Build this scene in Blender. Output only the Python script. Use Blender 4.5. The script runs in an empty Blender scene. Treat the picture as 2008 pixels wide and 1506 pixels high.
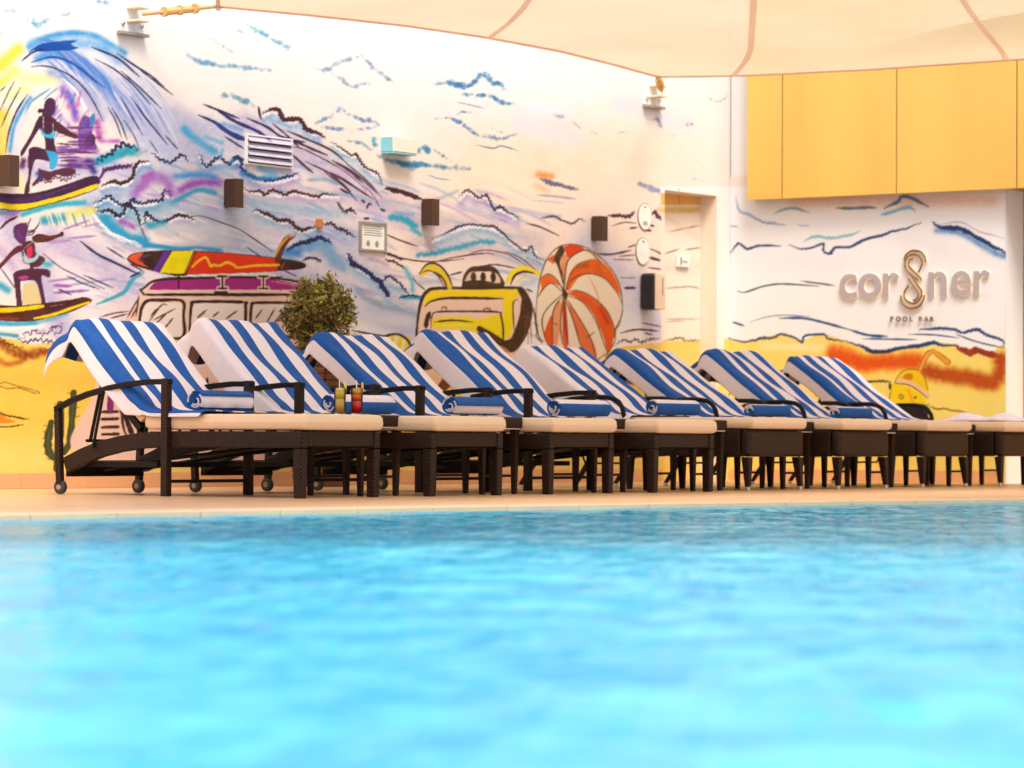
import bpy, bmesh, math, random
import numpy as np
from mathutils import Vector, Matrix

R_ = math.radians
SC = bpy.context.scene
COL = SC.collection

# ------------------------------------------------------------------ camera
TH, FPX, PT, RO, EYE = .612, 6598., .01762, .0046, .2962
_R = np.array([math.sin(TH), -math.cos(TH), 0.]); _F0 = np.array([math.cos(TH), math.sin(TH), 0.]); _Z = np.array([0, 0, 1.])
CF = math.cos(PT)*_F0 + math.sin(PT)*_Z
_U = -math.sin(PT)*_F0 + math.cos(PT)*_Z
CR = math.cos(RO)*_R + math.sin(RO)*_U
CU = math.cos(RO)*_U - math.sin(RO)*_R
CP = np.array([0, 0, EYE])
cam = bpy.data.cameras.new('camera'); camo = bpy.data.objects.new('camera', cam); COL.objects.link(camo)
camo.matrix_world = Matrix(((CR[0], CU[0], -CF[0], CP[0]), (CR[1], CU[1], -CF[1], CP[1]), (CR[2], CU[2], -CF[2], CP[2]), (0, 0, 0, 1)))
cam.sensor_fit = 'HORIZONTAL'; cam.sensor_width = 36.; cam.lens = FPX/2008*36.
cam.clip_start = .1; cam.clip_end = 500.
cam.dof.use_dof = True; cam.dof.focus_distance = 19.0; cam.dof.aperture_fstop = cam.lens/1000/.034
SC.camera = camo
SC.render.resolution_x, SC.render.resolution_y = 1024, 768

# ------------------------------------------------------------------ world, sun, exposure
TO_SUN = Vector((-.38, -.50, .95)).normalized()
w = bpy.data.worlds.new('World'); SC.world = w; w.use_nodes = True
nt = w.node_tree; nt.nodes.clear()
sky = nt.nodes.new('ShaderNodeTexSky'); sky.sky_type = 'NISHITA'; sky.sun_disc = False
sky.sun_elevation = math.asin(TO_SUN.z); sky.sun_rotation = math.atan2(TO_SUN.x, TO_SUN.y)
sky.air_density = 1.0; sky.dust_density = 4.0; sky.ozone_density = 1.0
bg = nt.nodes.new('ShaderNodeBackground'); bg.inputs['Strength'].default_value = .15
wo = nt.nodes.new('ShaderNodeOutputWorld')
nt.links.new(sky.outputs[0], bg.inputs[0]); nt.links.new(bg.outputs[0], wo.inputs[0])
sl = bpy.data.lights.new('sun', 'SUN'); sl.energy = 1.5; sl.angle = R_(20); sl.color = (1., .965, .92)
so = bpy.data.objects.new('sun', sl); COL.objects.link(so); so.rotation_euler = TO_SUN.to_track_quat('Z', 'Y').to_euler()
so.location = (16, 4, 12)
SC.view_settings.view_transform = 'Standard'; SC.view_settings.look = 'None'
SC.view_settings.gamma = 1.; SC.view_settings.use_curve_mapping = False
SC.view_settings.exposure = .80

# ------------------------------------------------------------------ projection helpers (where things stand on the walls)
def hit(x, y, ax, val):
    d = CF + (x-1004)/FPX*CR - (y-753)/FPX*CU
    return CP + d*(val-CP[ax])/d[ax]
def to_px(P):
    q = P-CP; wv = q@CF
    return 1004+FPX*(q@CR)/wv, 753-FPX*(q@CU)/wv

WY = 14.45            # face of the mural wall
XB = 23.70            # face of the pool bar wall
rng = np.random.default_rng(7)
random.seed(5)

# ------------------------------------------------------------------ object helpers
def tag(o, label=None, cat=None, group=None, kind=None):
    for k, v in (('label', label), ('category', cat), ('group', group), ('kind', kind)):
        if v: o[k] = v
    return o
def empty(name, loc, rz=0.):
    o = bpy.data.objects.new(name, None); COL.objects.link(o); o.location = loc; o.rotation_euler = (0, 0, rz)
    o.empty_display_size = .1
    return o
class MB:
    def __init__(s): s.v = []; s.f = []; s.m = []
    def add(s, vs, fs, mi=0):
        n = len(s.v); s.v += [tuple(p) for p in vs]; s.f += [tuple(i+n for i in f) for f in fs]; s.m += [mi]*len(fs); return s
    def box(s, a, b, mi=0):
        x0, y0, z0 = a; x1, y1, z1 = b
        return s.add([(x0,y0,z0),(x1,y0,z0),(x1,y1,z0),(x0,y1,z0),(x0,y0,z1),(x1,y0,z1),(x1,y1,z1),(x0,y1,z1)],
                     [(0,3,2,1),(4,5,6,7),(0,1,5,4),(1,2,6,5),(2,3,7,6),(3,0,4,7)], mi)
    def taper(s, c0, h0, c1, h1, mi=0):
        """post between two rectangles (centre, half sizes)"""
        vs = [(c[0]+sx*h[0], c[1]+sy*h[1], c[2]) for c, h in ((c0, h0), (c1, h1)) for sx, sy in ((-1,-1),(1,-1),(1,1),(-1,1))]
        return s.add(vs, [(0,3,2,1),(4,5,6,7),(0,1,5,4),(1,2,6,5),(2,3,7,6),(3,0,4,7)], mi)
    def tube(s, path, r, n=8, mi=0, flat=None):
        """swept section; r number or list; flat=(wx,wz) for a rectangular section"""
        P = [Vector(p) for p in path]; vs = []
        for i, p in enumerate(P):
            d = (P[min(i+1, len(P)-1)]-P[max(i-1, 0)]).normalized()
            a = d.cross(Vector((0, 0, 1)))
            if a.length < 1e-3: a = Vector((1, 0, 0))
            a.normalize(); b = a.cross(d).normalized()
            rr = r[i] if isinstance(r, (list, tuple)) else r
            if flat:
                for sx, sz in ((-1,-1),(1,-1),(1,1),(-1,1)): vs.append(p+a*sx*flat[0]/2+b*sz*flat[1]/2)
            else:
                for k in range(n):
                    t = 2*math.pi*k/n; vs.append(p+a*math.cos(t)*rr+b*math.sin(t)*rr)
        k = 4 if flat else n
        fs = [(i*k+j, i*k+(j+1) % k, (i+1)*k+(j+1) % k, (i+1)*k+j) for i in range(len(P)-1) for j in range(k)]
        fs += [tuple(range(k-1, -1, -1)), tuple(range((len(P)-1)*k, len(P)*k))]
        return s.add(vs, fs, mi)
    def lathe(s, prof, c=(0,0,0), n=20, ax='z', mi=0):
        vs = []
        for r, h in prof:
            for k in range(n):
                t = 2*math.pi*k/n; a, b = r*math.cos(t), r*math.sin(t)
                vs.append({'z': (c[0]+a, c[1]+b, c[2]+h), 'x': (c[0]+h, c[1]+a, c[2]+b), 'y': (c[0]+a, c[1]+h, c[2]+b)}[ax])
        m = len(prof)
        fs = [(i*n+j, i*n+(j+1) % n, (i+1)*n+(j+1) % n, (i+1)*n+j) for i in range(m-1) for j in range(n)]
        fs += [tuple(range(n-1, -1, -1)), tuple(range((m-1)*n, m*n))]
        return s.add(vs, fs, mi)
    def mesh(s, name, mats, smooth=False, bevel=0., seg=2):
        me = bpy.data.meshes.new(name); me.from_pydata(s.v, [], s.f)
        for m in (mats if isinstance(mats, (list, tuple)) else [mats]): me.materials.append(m)
        if len(set(s.m)) > 1: me.polygons.foreach_set('material_index', s.m)
        bm = bmesh.new(); bm.from_mesh(me)
        bmesh.ops.recalc_face_normals(bm, faces=bm.faces)
        if bevel: bmesh.ops.bevel(bm, geom=[e for e in bm.edges if e.calc_face_angle(0) > .6], offset=bevel, segments=seg, profile=.5, affect='EDGES', clamp_overlap=True)
        bm.to_mesh(me); bm.free()
        if smooth: me.polygons.foreach_set('use_smooth', [True]*len(me.polygons))
        return me
    def build(s, name, mats, parent=None, **k):
        return link(name, s.mesh(name, mats, **k), parent)
def link(name, me, parent=None):
    o = bpy.data.objects.new(name, me); COL.objects.link(o)
    if parent is not None: o.parent = parent
    return o

# ------------------------------------------------------------------ materials
def srgb(c):
    c = np.asarray(c, float)/255.
    return np.where(c <= .04045, c/12.92, ((c+.055)/1.055)**2.4)
def mat(name, col, rough=.6, var=.12, vscale=12., bump=0., bscale=80., metal=0., spec=.5, coords='Object', sheen=0.):
    m = bpy.data.materials.new(name); m.use_nodes = True; t = m.node_tree; N = t.nodes; L = t.links
    b = N['Principled BSDF']; b.inputs['Roughness'].default_value = rough; b.inputs['Metallic'].default_value = metal
    b.inputs['Specular IOR Level'].default_value = spec
    if sheen: b.inputs['Sheen Weight'].default_value = sheen
    tc = N.new('ShaderNodeTexCoord')
    nz = N.new('ShaderNodeTexNoise'); nz.inputs['Scale'].default_value = vscale; nz.inputs['Detail'].default_value = 5
    L.new(tc.outputs[coords], nz.inputs['Vector'])
    mx = N.new('ShaderNodeMix'); mx.data_type = 'RGBA'
    mx.inputs[6].default_value = (*[max(0, c*(1-var)) for c in col], 1); mx.inputs[7].default_value = (*[min(1, c*(1+var)) for c in col], 1)
    L.new(nz.outputs[0], mx.inputs[0]); L.new(mx.outputs[2], b.inputs['Base Color'])
    if bump:
        n2 = N.new('ShaderNodeTexNoise'); n2.inputs['Scale'].default_value = bscale; n2.inputs['Detail'].default_value = 3
        L.new(tc.outputs[coords], n2.inputs['Vector'])
        bp = N.new('ShaderNodeBump'); bp.inputs['Strength'].default_value = bump; bp.inputs['Distance'].default_value = .01
        L.new(n2.outputs[0], bp.inputs['Height']); L.new(bp.outputs[0], b.inputs['Normal'])
    return m
def wicker_mat(name, dark, light, sc=105.):
    m = bpy.data.materials.new(name); m.use_nodes = True; t = m.node_tree; N = t.nodes; L = t.links
    b = N['Principled BSDF']; b.inputs['Roughness'].default_value = .38; b.inputs['Specular IOR Level'].default_value = .18
    tc = N.new('ShaderNodeTexCoord'); sp = N.new('ShaderNodeSeparateXYZ'); L.new(tc.outputs['Object'], sp.inputs[0])
    def math_(op, a, bb=None):
        n = N.new('ShaderNodeMath'); n.operation = op
        for i, v in enumerate((a, bb)):
            if v is None: continue
            if isinstance(v, (int, float)): n.inputs[i].default_value = v
            else: L.new(v, n.inputs[i])
        return n.outputs[0]
    h = math_('ADD', sp.outputs[0], sp.outputs[1])
    sx = math_('SINE', math_('MULTIPLY', h, sc*2.2)); sz = math_('SINE', math_('MULTIPLY', sp.outputs[2], sc*2.6))
    wv = math_('MULTIPLY', sx, sz)                       # over/under weave
    st = math_('ABSOLUTE', math_('SINE', math_('MULTIPLY', sp.outputs[2], sc*5.2)))
    hh = math_('ADD', math_('MULTIPLY', wv, .35), math_('MULTIPLY', st, .35))
    nz = N.new('ShaderNodeTexNoise'); nz.inputs['Scale'].default_value = 60; nz.inputs['Detail'].default_value = 4; L.new(tc.outputs['Object'], nz.inputs['Vector'])
    fac = math_('ADD', hh, math_('MULTIPLY', nz.outputs[0], .5))
    cl = N.new('ShaderNodeClamp'); L.new(fac, cl.inputs[0])
    mx = N.new('ShaderNodeMix'); mx.data_type = 'RGBA'; mx.inputs[6].default_value = (*dark, 1); mx.inputs[7].default_value = (*light, 1)
    L.new(cl.outputs[0], mx.inputs[0]); L.new(mx.outputs[2], b.inputs['Base Color'])
    bp = N.new('ShaderNodeBump'); bp.inputs['Strength'].default_value = .8; bp.inputs['Distance'].default_value = .004
    L.new(fac, bp.inputs['Height']); L.new(bp.outputs[0], b.inputs['Normal'])
    return m
M = dict(
    wicker=wicker_mat('dark_wicker', (.0015, .001, .001), (.046, .019, .010)),
    frame=mat('dark_frame', (.006, .004, .003), .5, .3, 30, spec=.2),
    cushion=mat('cream_cushion', (.78, .54, .34), .85, .05, 9, .25, 60, sheen=.2),
    tblue=mat('towel_blue', (.006, .078, .31), .95, .30, 30, .5, 260, sheen=.0),
    twhite=mat('towel_white', (.78, .66, .66), .95, .06, 20, .5, 260),
    steel=mat('brushed_steel', (.62, .60, .58), .3, .1, 40, metal=1.),
    rubber=mat('wheel_rubber', (.03, .027, .022), .55, .3, 60),
    paintw=mat('white_paint', (.80, .77, .72), .55, .04, 4),
    lampbrown=mat('lamp_brown', (.07, .030, .014), .45, .15, 18, spec=.4),
    grey=mat('notice_frame', (.30, .24, .20), .4, .15, 30),
    paper=mat('paper', (.82, .78, .70), .7, .03, 6),
    ink=mat('print_ink', (.10, .08, .08), .7, .1, 60),
    blackp=mat('black_plastic', (.012, .010, .009), .3, .2, 20),
    skirt=mat('skirting_tile', (.70, .38, .18), .35, .10, 6, .08, 40, coords='Object'),
    coping=mat('coping_stone', (.76, .53, .33), .5, .08, 5, .15, 60),
    panel=mat('fascia_panel', (.80, .48, .10), .30, .22, .9, metal=.25, spec=.6),
    seam=mat('sail_seam', (.86, .52, .38), .8, .1, 20),
    cord=mat('sail_rope', (.62, .33, .10), .6, .2, 40),
    wood=mat('planter_slat', (.16, .055, .018), .5, .45, 9, .2, 40),
    soil=mat('soil', (.05, .03, .02), .9, .3, 30),
    bark=mat('bark', (.12, .08, .045), .9, .3, 30, .4, 60),
    orange=mat('orange_box', (.55, .17, .04), .5, .1, 20),
    teal=mat('teal_paint', (.22, .55, .60), .6, .25, 9),
    creambox=mat('cream_box', (.82, .62, .42), .6, .06, 8),
    bronze=mat('sign_bronze', (.24, .145, .075), .45, .15, 20, metal=.3),
    lilac=mat('sign_grey', (.42, .36, .36), .4, .08, 10),
)
# ------------------------------------------------------------------ the painted mural (pigment drawn with code, then laid on the wall's vertices)
CX0, CY0, CW, CH = -430, -130, 2620, 1140
CAN = np.empty((CH, CW, 3), np.float32); CAN[:] = np.array((255, 247, 241), np.float32)
YY, XX = np.mgrid[0:CH, 0:CW].astype(np.float32); XX += CX0; YY += CY0
def vnoise(s, seed):
    r = np.random.default_rng(seed); gh, gw = int(CH/s)+3, int(CW/s)+3
    g = r.random((gh, gw)).astype(np.float32)
    y = (np.arange(CH)/s); x = (np.arange(CW)/s); yi = y.astype(int); xi = x.astype(int)
    fy = (y-yi)[:, None]; fx = (x-xi)[None]; fy = fy*fy*(3-2*fy); fx = fx*fx*(3-2*fx)
    a = g[yi][:, xi]; b = g[yi][:, xi+1]; c = g[yi+1][:, xi]; d = g[yi+1][:, xi+1]
    return (a*(1-fx)+b*fx)*(1-fy)+(c*(1-fx)+d*fx)*fy
NZ1 = vnoise(5, 1); NZ2 = vnoise(16, 2); NZ3 = vnoise(60, 3); NZF = vnoise(2.2, 4)
FR = dict(A=(0,0,.249), B=(0,300,.249), C=(350,0,.249), D=(350,300,.249), E=(700,0,.249), G=(700,300,.249), J=(1050,0,.249),
          K=(1000,350,.249), M=(1408,350,.2988), N=(0,420,.17264), O=(0,160,.17264), P=(220,440,.1992), Q=(800,480,.2191),
          S=(0,640,.1992), T=(1700,640,.17265), X=(0,0,1.))
def pts_(fr, s):
    x0, y0, k = FR[fr]
    return np.array([[x0+k*float(a.split(',')[0]), y0+k*float(a.split(',')[1])] for a in s.split()], np.float32), k
def smooth(P, step=1.6):
    if len(P) < 3:
        n = max(2, int(np.linalg.norm(P[1]-P[0])/step)); t = np.linspace(0, 1, n)[:, None]; return P[0]*(1-t)+P[1]*t
    Q = np.vstack([2*P[0]-P[1], P, 2*P[-1]-P[-2]]); out = []
    for i in range(1, len(Q)-2):
        n = max(2, int(np.linalg.norm(Q[i+1]-Q[i])/step)); t = np.linspace(0, 1, n, endpoint=False)[:, None]
        a, b, c, d = Q[i-1], Q[i], Q[i+1], Q[i+2]
        out.append(.5*((2*b)+(c-a)*t+(2*a-5*b+4*c-d)*t*t+(3*b-a-3*c+d)*t**3))
    return np.vstack(out+[P[-1:]])
def sub(x0, x1, y0, y1):
    a, b = max(0, int(x0)-CX0), min(CW, int(x1)-CX0+2); c, d = max(0, int(y0)-CY0), min(CH, int(y1)-CY0+2)
    return (slice(c, d), slice(a, b)) if b > a and d > c else None
def blend(sl_, m, col):
    m = m[..., None]; CAN[sl_] = CAN[sl_]*(1-m)+np.asarray(col, np.float32)*m
def dist_field(P, Wd, pad):
    """largest coverage value of (halfwidth - distance) over the path"""
    x0, y0 = P.min(0)-pad; x1, y1 = P.max(0)+pad
    sl_ = sub(x0, x1, y0, y1)
    if sl_ is None: return None, None
    cov = np.full((sl_[0].stop-sl_[0].start, sl_[1].stop-sl_[1].start), -1e3, np.float32)
    for i in range(0, len(P), 14):
        p = P[i:i+15]; h = Wd[i:i+15]
        s2 = sub(*( [p[:, 0].min()-pad, p[:, 0].max()+pad, p[:, 1].min()-pad, p[:, 1].max()+pad] ))
        if s2 is None: continue
        xx, yy = XX[s2], YY[s2]
        best = np.full(xx.shape, -1e3, np.float32)
        for (px, py), hw in zip(p, h):
            np.maximum(best, hw-np.sqrt((xx-px)**2+(yy-py)**2), out=best)
        t = (slice(s2[0].start-sl_[0].start, s2[0].stop-sl_[0].start), slice(s2[1].start-sl_[1].start, s2[1].stop-sl_[1].start))
        np.maximum(cov[t], best, out=cov[t])
    return sl_, cov
def jagged(P, amp, wl, r):
    d = np.gradient(P, axis=0); d /= np.linalg.norm(d, axis=1, keepdims=True)+1e-6; n = np.stack([-d[:, 1], d[:, 0]], 1)
    s = np.concatenate([[0], np.cumsum(np.linalg.norm(np.diff(P, axis=0), axis=1))])
    k = np.arange(0, s[-1]+wl, wl*.5); v = np.where(np.arange(len(k)) % 2 == 0, 1, -1)*r.uniform(.35, 1.15, len(k))
    k = k+r.uniform(-.16, .16, len(k))*wl; o = np.interp(s, k, v)*amp
    o2 = np.interp(s, np.arange(0, s[-1]+9, 9.), r.uniform(-1, 1, len(np.arange(0, s[-1]+9, 9.))))*amp*.5
    return P+n*(o+o2)[:, None]
def S(fr, s, wd, col, a=1., jag=0., wl=7., soft=1.1, tp=.35, seed=0):
    """brush stroke; widths are in the frame's own units"""
    P, k = pts_(fr, s); P = smooth(P); r = np.random.default_rng(abs(hash((fr, s[:9])) ) % 9999 if seed else int(P.sum()) % 9973)
    wd = wd*1.12
    if jag and fr in 'ABCDG' and wd*k > 2.8 and len(P) > 60 and P[:, 1].max() < 660:
        cs = [(150, 186, 222), (188, 172, 214), (164, 196, 218), (206, 190, 216), (140, 190, 214)]; cc = cs[int(P.sum()) % 5]; st = max(1, len(P)//7)
        for dy, w_, c_, a_ in ((13, 9, cc, .55), (24, 8, tuple((v+235)//2 for v in cc), .5), (5, 3.2, (255, 250, 248), .8)):
            SP('X', ' '.join(f'{p[0]+dy*.25:.1f},{p[1]+dy:.1f}' for p in P[::st]), w_, c_, a_, jag=1.5)
        for q in range(len(P)//16):
            p = P[r.integers(0, len(P))]; l_ = r.uniform(12, 34); d_ = r.uniform(8, 26)
            SP('X', f'{p[0]},{p[1]+d_} {p[0]+l_*.8},{p[1]+d_+l_*.35}', r.uniform(1.4, 3.2), cs[r.integers(0, 5)], .6)
    if jag: P = jagged(P, jag*1.7, wl*1.15, r)
    n = len(P); t = np.linspace(0, 1, n); hw = wd*k/2*(tp+(1-tp)*np.minimum(1, 5*np.minimum(t, 1-t)+.0))
    hw = np.maximum(hw*(1+.18*np.interp(t, np.linspace(0, 1, 12), r.uniform(-1, 1, 12))), .7).astype(np.float32)
    sl_, c = dist_field(P.astype(np.float32), hw, wd*k/2+3)
    if sl_ is None: return
    m = np.clip(c/soft+.5, 0, 1)*a*(.88+.24*NZ1[sl_]).clip(0, 1)
    blend(sl_, np.clip(m, 0, 1), col)
def SP(fr, s, wd, col, a=.6, jag=0., wl=12.):
    """airbrush"""
    P, k = pts_(fr, s); P = smooth(P, max(2., wd*k/6)); r = np.random.default_rng(int(P.sum()) % 9973)
    if jag: P = jagged(P, jag, wl, r)
    h = wd*k*.92; pad = h*2.1
    sl_, c = dist_field(P.astype(np.float32), np.zeros(len(P), np.float32), pad)
    if sl_ is None: return
    m = np.exp(-(c/h)**2*1.4)*a*1.15*(.62+.8*NZ1[sl_]*NZ2[sl_]+.35*NZF[sl_]).clip(0, 1.15)
    blend(sl_, np.clip(m, 0, 1), col)
def PL(fr, s, col, a=1., curve=True, soft=1., mott=.10):
    P, k = pts_(fr, s)
    if curve: P = smooth(np.vstack([P, P[:1]]), 3.)
    sl_ = sub(P[:, 0].min()-2, P[:, 0].max()+2, P[:, 1].min()-2, P[:, 1].max()+2)
    if sl_ is None: return
    xx, yy = XX[sl_], YY[sl_]; acc = np.zeros(xx.shape, np.float32); offs = ((-.25,-.25),(.25,-.25),(-.25,.25),(.25,.25))
    Qn = np.roll(P, -1, 0)
    for ox, oy in offs:
        ins = np.zeros(xx.shape, bool)
        for (ax, ay), (bx, by) in zip(P, Qn):
            if ay == by: continue
            c1 = (ay > yy+oy) != (by > yy+oy)
            ins ^= c1 & (xx+ox < (bx-ax)*(yy+oy-ay)/(by-ay)+ax)
        acc += ins*.25
    blend(sl_, acc*a*(1-mott+2*mott*NZ2[sl_]).clip(0, 1), col)
navy = (34, 38, 88); deep = (18, 78, 165); skyb = (118, 190, 228); lblue = (160, 203, 234); teal = (62, 176, 198); grey = (198, 201, 214)
maroon = (72, 30, 42); brown = (62, 30, 20); purple = (112, 62, 132); lilac = (190, 150, 208); pink = (232, 150, 190); yellow = (252, 216, 16)
orange = (242, 104, 26); sand = (253, 222, 130); rust = (178, 72, 12); flesh = (250, 218, 203); slate = (58, 48, 78)
# ground tones of the painting
SP('X', '-430,260 1450,420', 260, (255, 236, 222), .75)
SP('X', '500,500 1250,480', 150, (255, 228, 212), .55)
SP('X', '950,330 1250,300', 110, (255, 232, 205), .6)
SP('X', '-100,560 500,600', 150, (246, 232, 236), .6)
for i in range(26):
    x = rng.uniform(-60, 1400); y = rng.uniform(200, 640)
    SP('X', f'{x},{y} {x+rng.uniform(40,150)},{y+rng.uniform(5,50)}', rng.uniform(14, 34), [(255, 222, 214), (236, 228, 238), (255, 240, 216), (232, 236, 246)][i % 4], .5)
PL('X', '-440,690 -200,672 0,664 60,674 140,672 300,690 700,735 900,720 1130,716 1205,684 1300,672 1428,668 1428,1015 -440,1015', sand, 1, soft=2)
SP('X', '-400,900 200,900 700,905 1400,900', 60, (255, 238, 170), .6)
SP('X', '-300,760 150,740 400,760', 30, (250, 208, 120), .4)
for x, y, x2, y2, w_, c_, a_ in ((120, 110, 330, 300, 40, (222, 226, 242), .7), (200, 180, 420, 330, 44, (226, 222, 238), .6), (330, 230, 560, 330, 40, (228, 222, 236), .6), (480, 240, 740, 400, 36, (232, 216, 228), .6), (60, 330, 420, 360, 40, (232, 222, 236), .6),
    (180, 400, 420, 430, 36, (222, 226, 236), .7), (430, 410, 700, 470, 34, (228, 228, 238), .7), (420, 470, 620, 560, 40, (226, 222, 230), .6), (620, 480, 800, 620, 44, (224, 222, 232), .6), (560, 380, 830, 420, 26, (248, 222, 218), .6), (780, 430, 1050, 470, 30, (250, 228, 218), .6), (820, 480, 1060, 520, 26, (246, 224, 216), .6), (100, 470, 250, 560, 40, (238, 220, 236), .6), (0, 420, 120, 640, 36, (230, 218, 236), .6), (640, 600, 800, 650, 26, (226, 224, 232), .7), (1150, 480, 1290, 640, 40, (246, 234, 236), .6)):
    SP('X', f'{x},{y} {(x+x2)/2+8},{(y+y2)/2-10} {x2},{y2}', w_, (int(c_[0]*.90-2), int(c_[1]*.915-2), int(c_[2]*.965)), min(1., a_*1.15))
for k in range(190):     # dry-brush streaks lying along the swell
    x = rng.uniform(90, 1000); y = 300+rng.uniform(0, 300)+max(0, (x-500))*.12; l_ = rng.uniform(30, 110); sl2 = rng.uniform(.1, .5)
    S('X', f'{x},{y} {x+l_*.5},{y+l_*sl2*.4} {x+l_},{y+l_*sl2}', rng.uniform(2, 6), [(176, 198, 228), (232, 196, 216), (255, 250, 246), (196, 180, 220), (170, 200, 220)][k % 5], .55, soft=4)
# big wave, upper left
SP('A', '0,520 140,390', 60, (248, 238, 110), .9); SP('A', '0,660 110,560', 50, (250, 240, 140), .8); SP('A', '20,900 0,1300', 70, (255, 226, 130), .8)
SP('A', '140,600 260,620 420,620', 60, (255, 250, 190), .8); SP('A', '60,760 200,700', 60, (255, 246, 180), .6)
SP('A', '230,370 330,310 480,270 620,262 760,290 860,345 980,420', 34, (120, 185, 225), .85)
SP('A', '260,350 440,340 640,335 800,370 930,470', 60, (150, 198, 236), .75)
SP('A', '300,460 420,425 600,480 780,610 860,720', 50, (140, 185, 232), .8)
SP('A', '400,570 550,640 700,770 800,920', 50, (192, 198, 222), .75); SP('A', '780,640 900,770 970,900 1010,1000', 70, (186, 194, 222), .7)
SP('A', '900,430 1060,570 1220,740', 60, (198, 206, 228), .6); SP('A', '600,720 760,900 820,1040', 40, (215, 200, 225), .6)
SP('A', '1000,620 1180,830 1330,1010', 46, (206, 210, 226), .5); SP('A', '1380,900 1520,1010 1600,1060', 50, (204, 208, 222), .6)
for k in range(80):      # fine streaks following the wave
    t = rng.uniform(0, 1); x = 300+t*900; y = 380+t*300+rng.uniform(-60, 160)*.8
    S('A', f'{x},{y} {x+130},{y+110+60*t} {x+230},{y+230+130*t}', rng.uniform(4, 10), [(150, 172, 220), (210, 204, 232), (178, 198, 230), (246, 240, 244)][k % 4], .75)
for k in range(70):      # saturated brush marks that carry the curl of the wave
    t = rng.uniform(0, 1); o_ = rng.uniform(-1, 1); x = 300+t*330; y = 330+t*60+o_*45+60*t*t; L_ = rng.uniform(.5, 1.)
    S('A', f'{x},{y} {x+150*L_},{y+50*L_+70*t} {x+290*L_},{y+(170+110*t)*L_} {x+390*L_},{y+(330+150*t)*L_}', rng.uniform(6, 15), [(92, 146, 214), (140, 178, 228), (176, 190, 228), (120, 160, 216), (198, 196, 226)][k % 5], .55, soft=3)
for k in range(60):      # lilac and grey marks in the swell under the crests
    x = rng.uniform(180, 760); y = rng.uniform(330, 620)-.06*(760-x); l_ = rng.uniform(25, 80)
    if 255 < x < 610 and y > 480: continue
    S('X', f'{x},{y} {x+l_*.5},{y+l_*.10} {x+l_},{y+l_*.34}', rng.uniform(3, 8), [(168, 190, 222), (196, 168, 214), (150, 186, 214), (214, 190, 216), (186, 200, 220)][k % 5], .5, soft=4)
PL('A', '250,392 330,345 540,318 605,324 560,345 590,368 622,376 540,396 400,402 330,408', deep)
S('A', '225,417 290,372 400,345', 12, deep); S('A', '170,480 260,412 360,380', 13, navy)
S('A', '250,490 400,450 520,475 640,545 740,630 825,692', 17, deep); S('A', '250,525 350,520 450,545 560,600 650,680 730,790 812,952', 11, navy)
for s_, w_ in (('720,370 920,455 1060,570 1100,605', 14), ('920,420 1060,515 1180,590 1292,682', 13), ('1060,515 1220,640 1362,748', 11), ('750,465 900,545 1040,660 1182,822', 11),
    ('955,560 1090,680 1272,857', 11), ('950,765 1040,920 1122,1062', 10), ('1030,760 1150,930 1322,1142', 12), ('850,845 910,950 957,1082', 10), ('880,850 950,970 1000,1097', 10),
    ('980,950 1050,1060 1087,1142', 7), ('1300,1065 1402,1177', 10), ('1180,1110 1242,1202', 7), ('1600,820 1750,880 1885,934', 16), ('1560,905 1680,960 1850,1080 1962,1112', 18), ('1770,1075 1922,1172', 14),
    ('0,720 40,682', 8), ('0,872 60,740 112,640', 8), ('10,1002 70,860 162,690', 9), ('45,1202 70,1040 130,880 217,740', 12)): S('A', s_, w_, navy)
S('A', '1720,880 1860,960 2008,1025 2120,1090', 22, (44, 48, 108)); S('A', '1680,950 1800,1040 1945,1097', 30, (30, 62, 140))
SP('A', '1450,1020 1560,1110 1690,1195', 40, skyb, .85); SP('A', '1620,1080 1750,1125', 24, lblue, .8); SP('A', '1760,970 1900,1025', 24, (150, 190, 226), .7)
SP('A', '80,1190 110,1000 190,840 240,770', 22, (128, 188, 230), .9); S('A', '195,905 250,800 395,698', 18, (140, 195, 212), .9); S('A', '340,790 400,735 460,690', 13, (150, 200, 214), .9)
SP('A', '120,1250 140,1050 220,880', 30, (228, 226, 236), .7); SP('A', '160,1400 180,1500', 40, (248, 240, 190), .8)
SP('A', '500,700 560,800 600,930', 46, (172, 142, 214), .8); SP('A', '540,840 620,820', 26, pink, .6); SP('A', '480,920 560,1010', 30, (200, 176, 220), .7); SP('A', '540,730 590,880', 14, (120, 150, 220), .7)
S('A', '500,620 600,720 660,830 690,900', 16, (255, 253, 250))
PL('A', '620,1175 615,1010 650,920 690,915 722,960 732,1080 762,1175', (128, 82, 162), .85); PL('A', '705,920 742,890 752,960 716,1012', (112, 184, 208)); SP('A', '762,960 785,1090', 34, (205, 130, 196), .8)
SP('A', '800,1112 930,1112', 24, (205, 150, 212), .8); PL('A', '660,1120 700,1060 740,1060 750,1130 690,1160', (92, 44, 92))
SP('A', '470,1180 760,1185', 30, (176, 132, 196), .7)
for s_, c_ in (('450,1130 640,1142', (92, 42, 92)), ('470,1200 760,1202', purple), ('470,1240 622,1236', (98, 52, 82)), ('480,1266 600,1262', brown), ('440,1300 720,1330', (140, 92, 158)), ('600,1310 760,1290', purple)): S('A', s_, 11, c_)
SP('A', '560,1300 720,1280', 40, (124, 84, 156), .7); SP('A', '690,1270 740,1350', 30, (72, 60, 128), .8)
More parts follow.
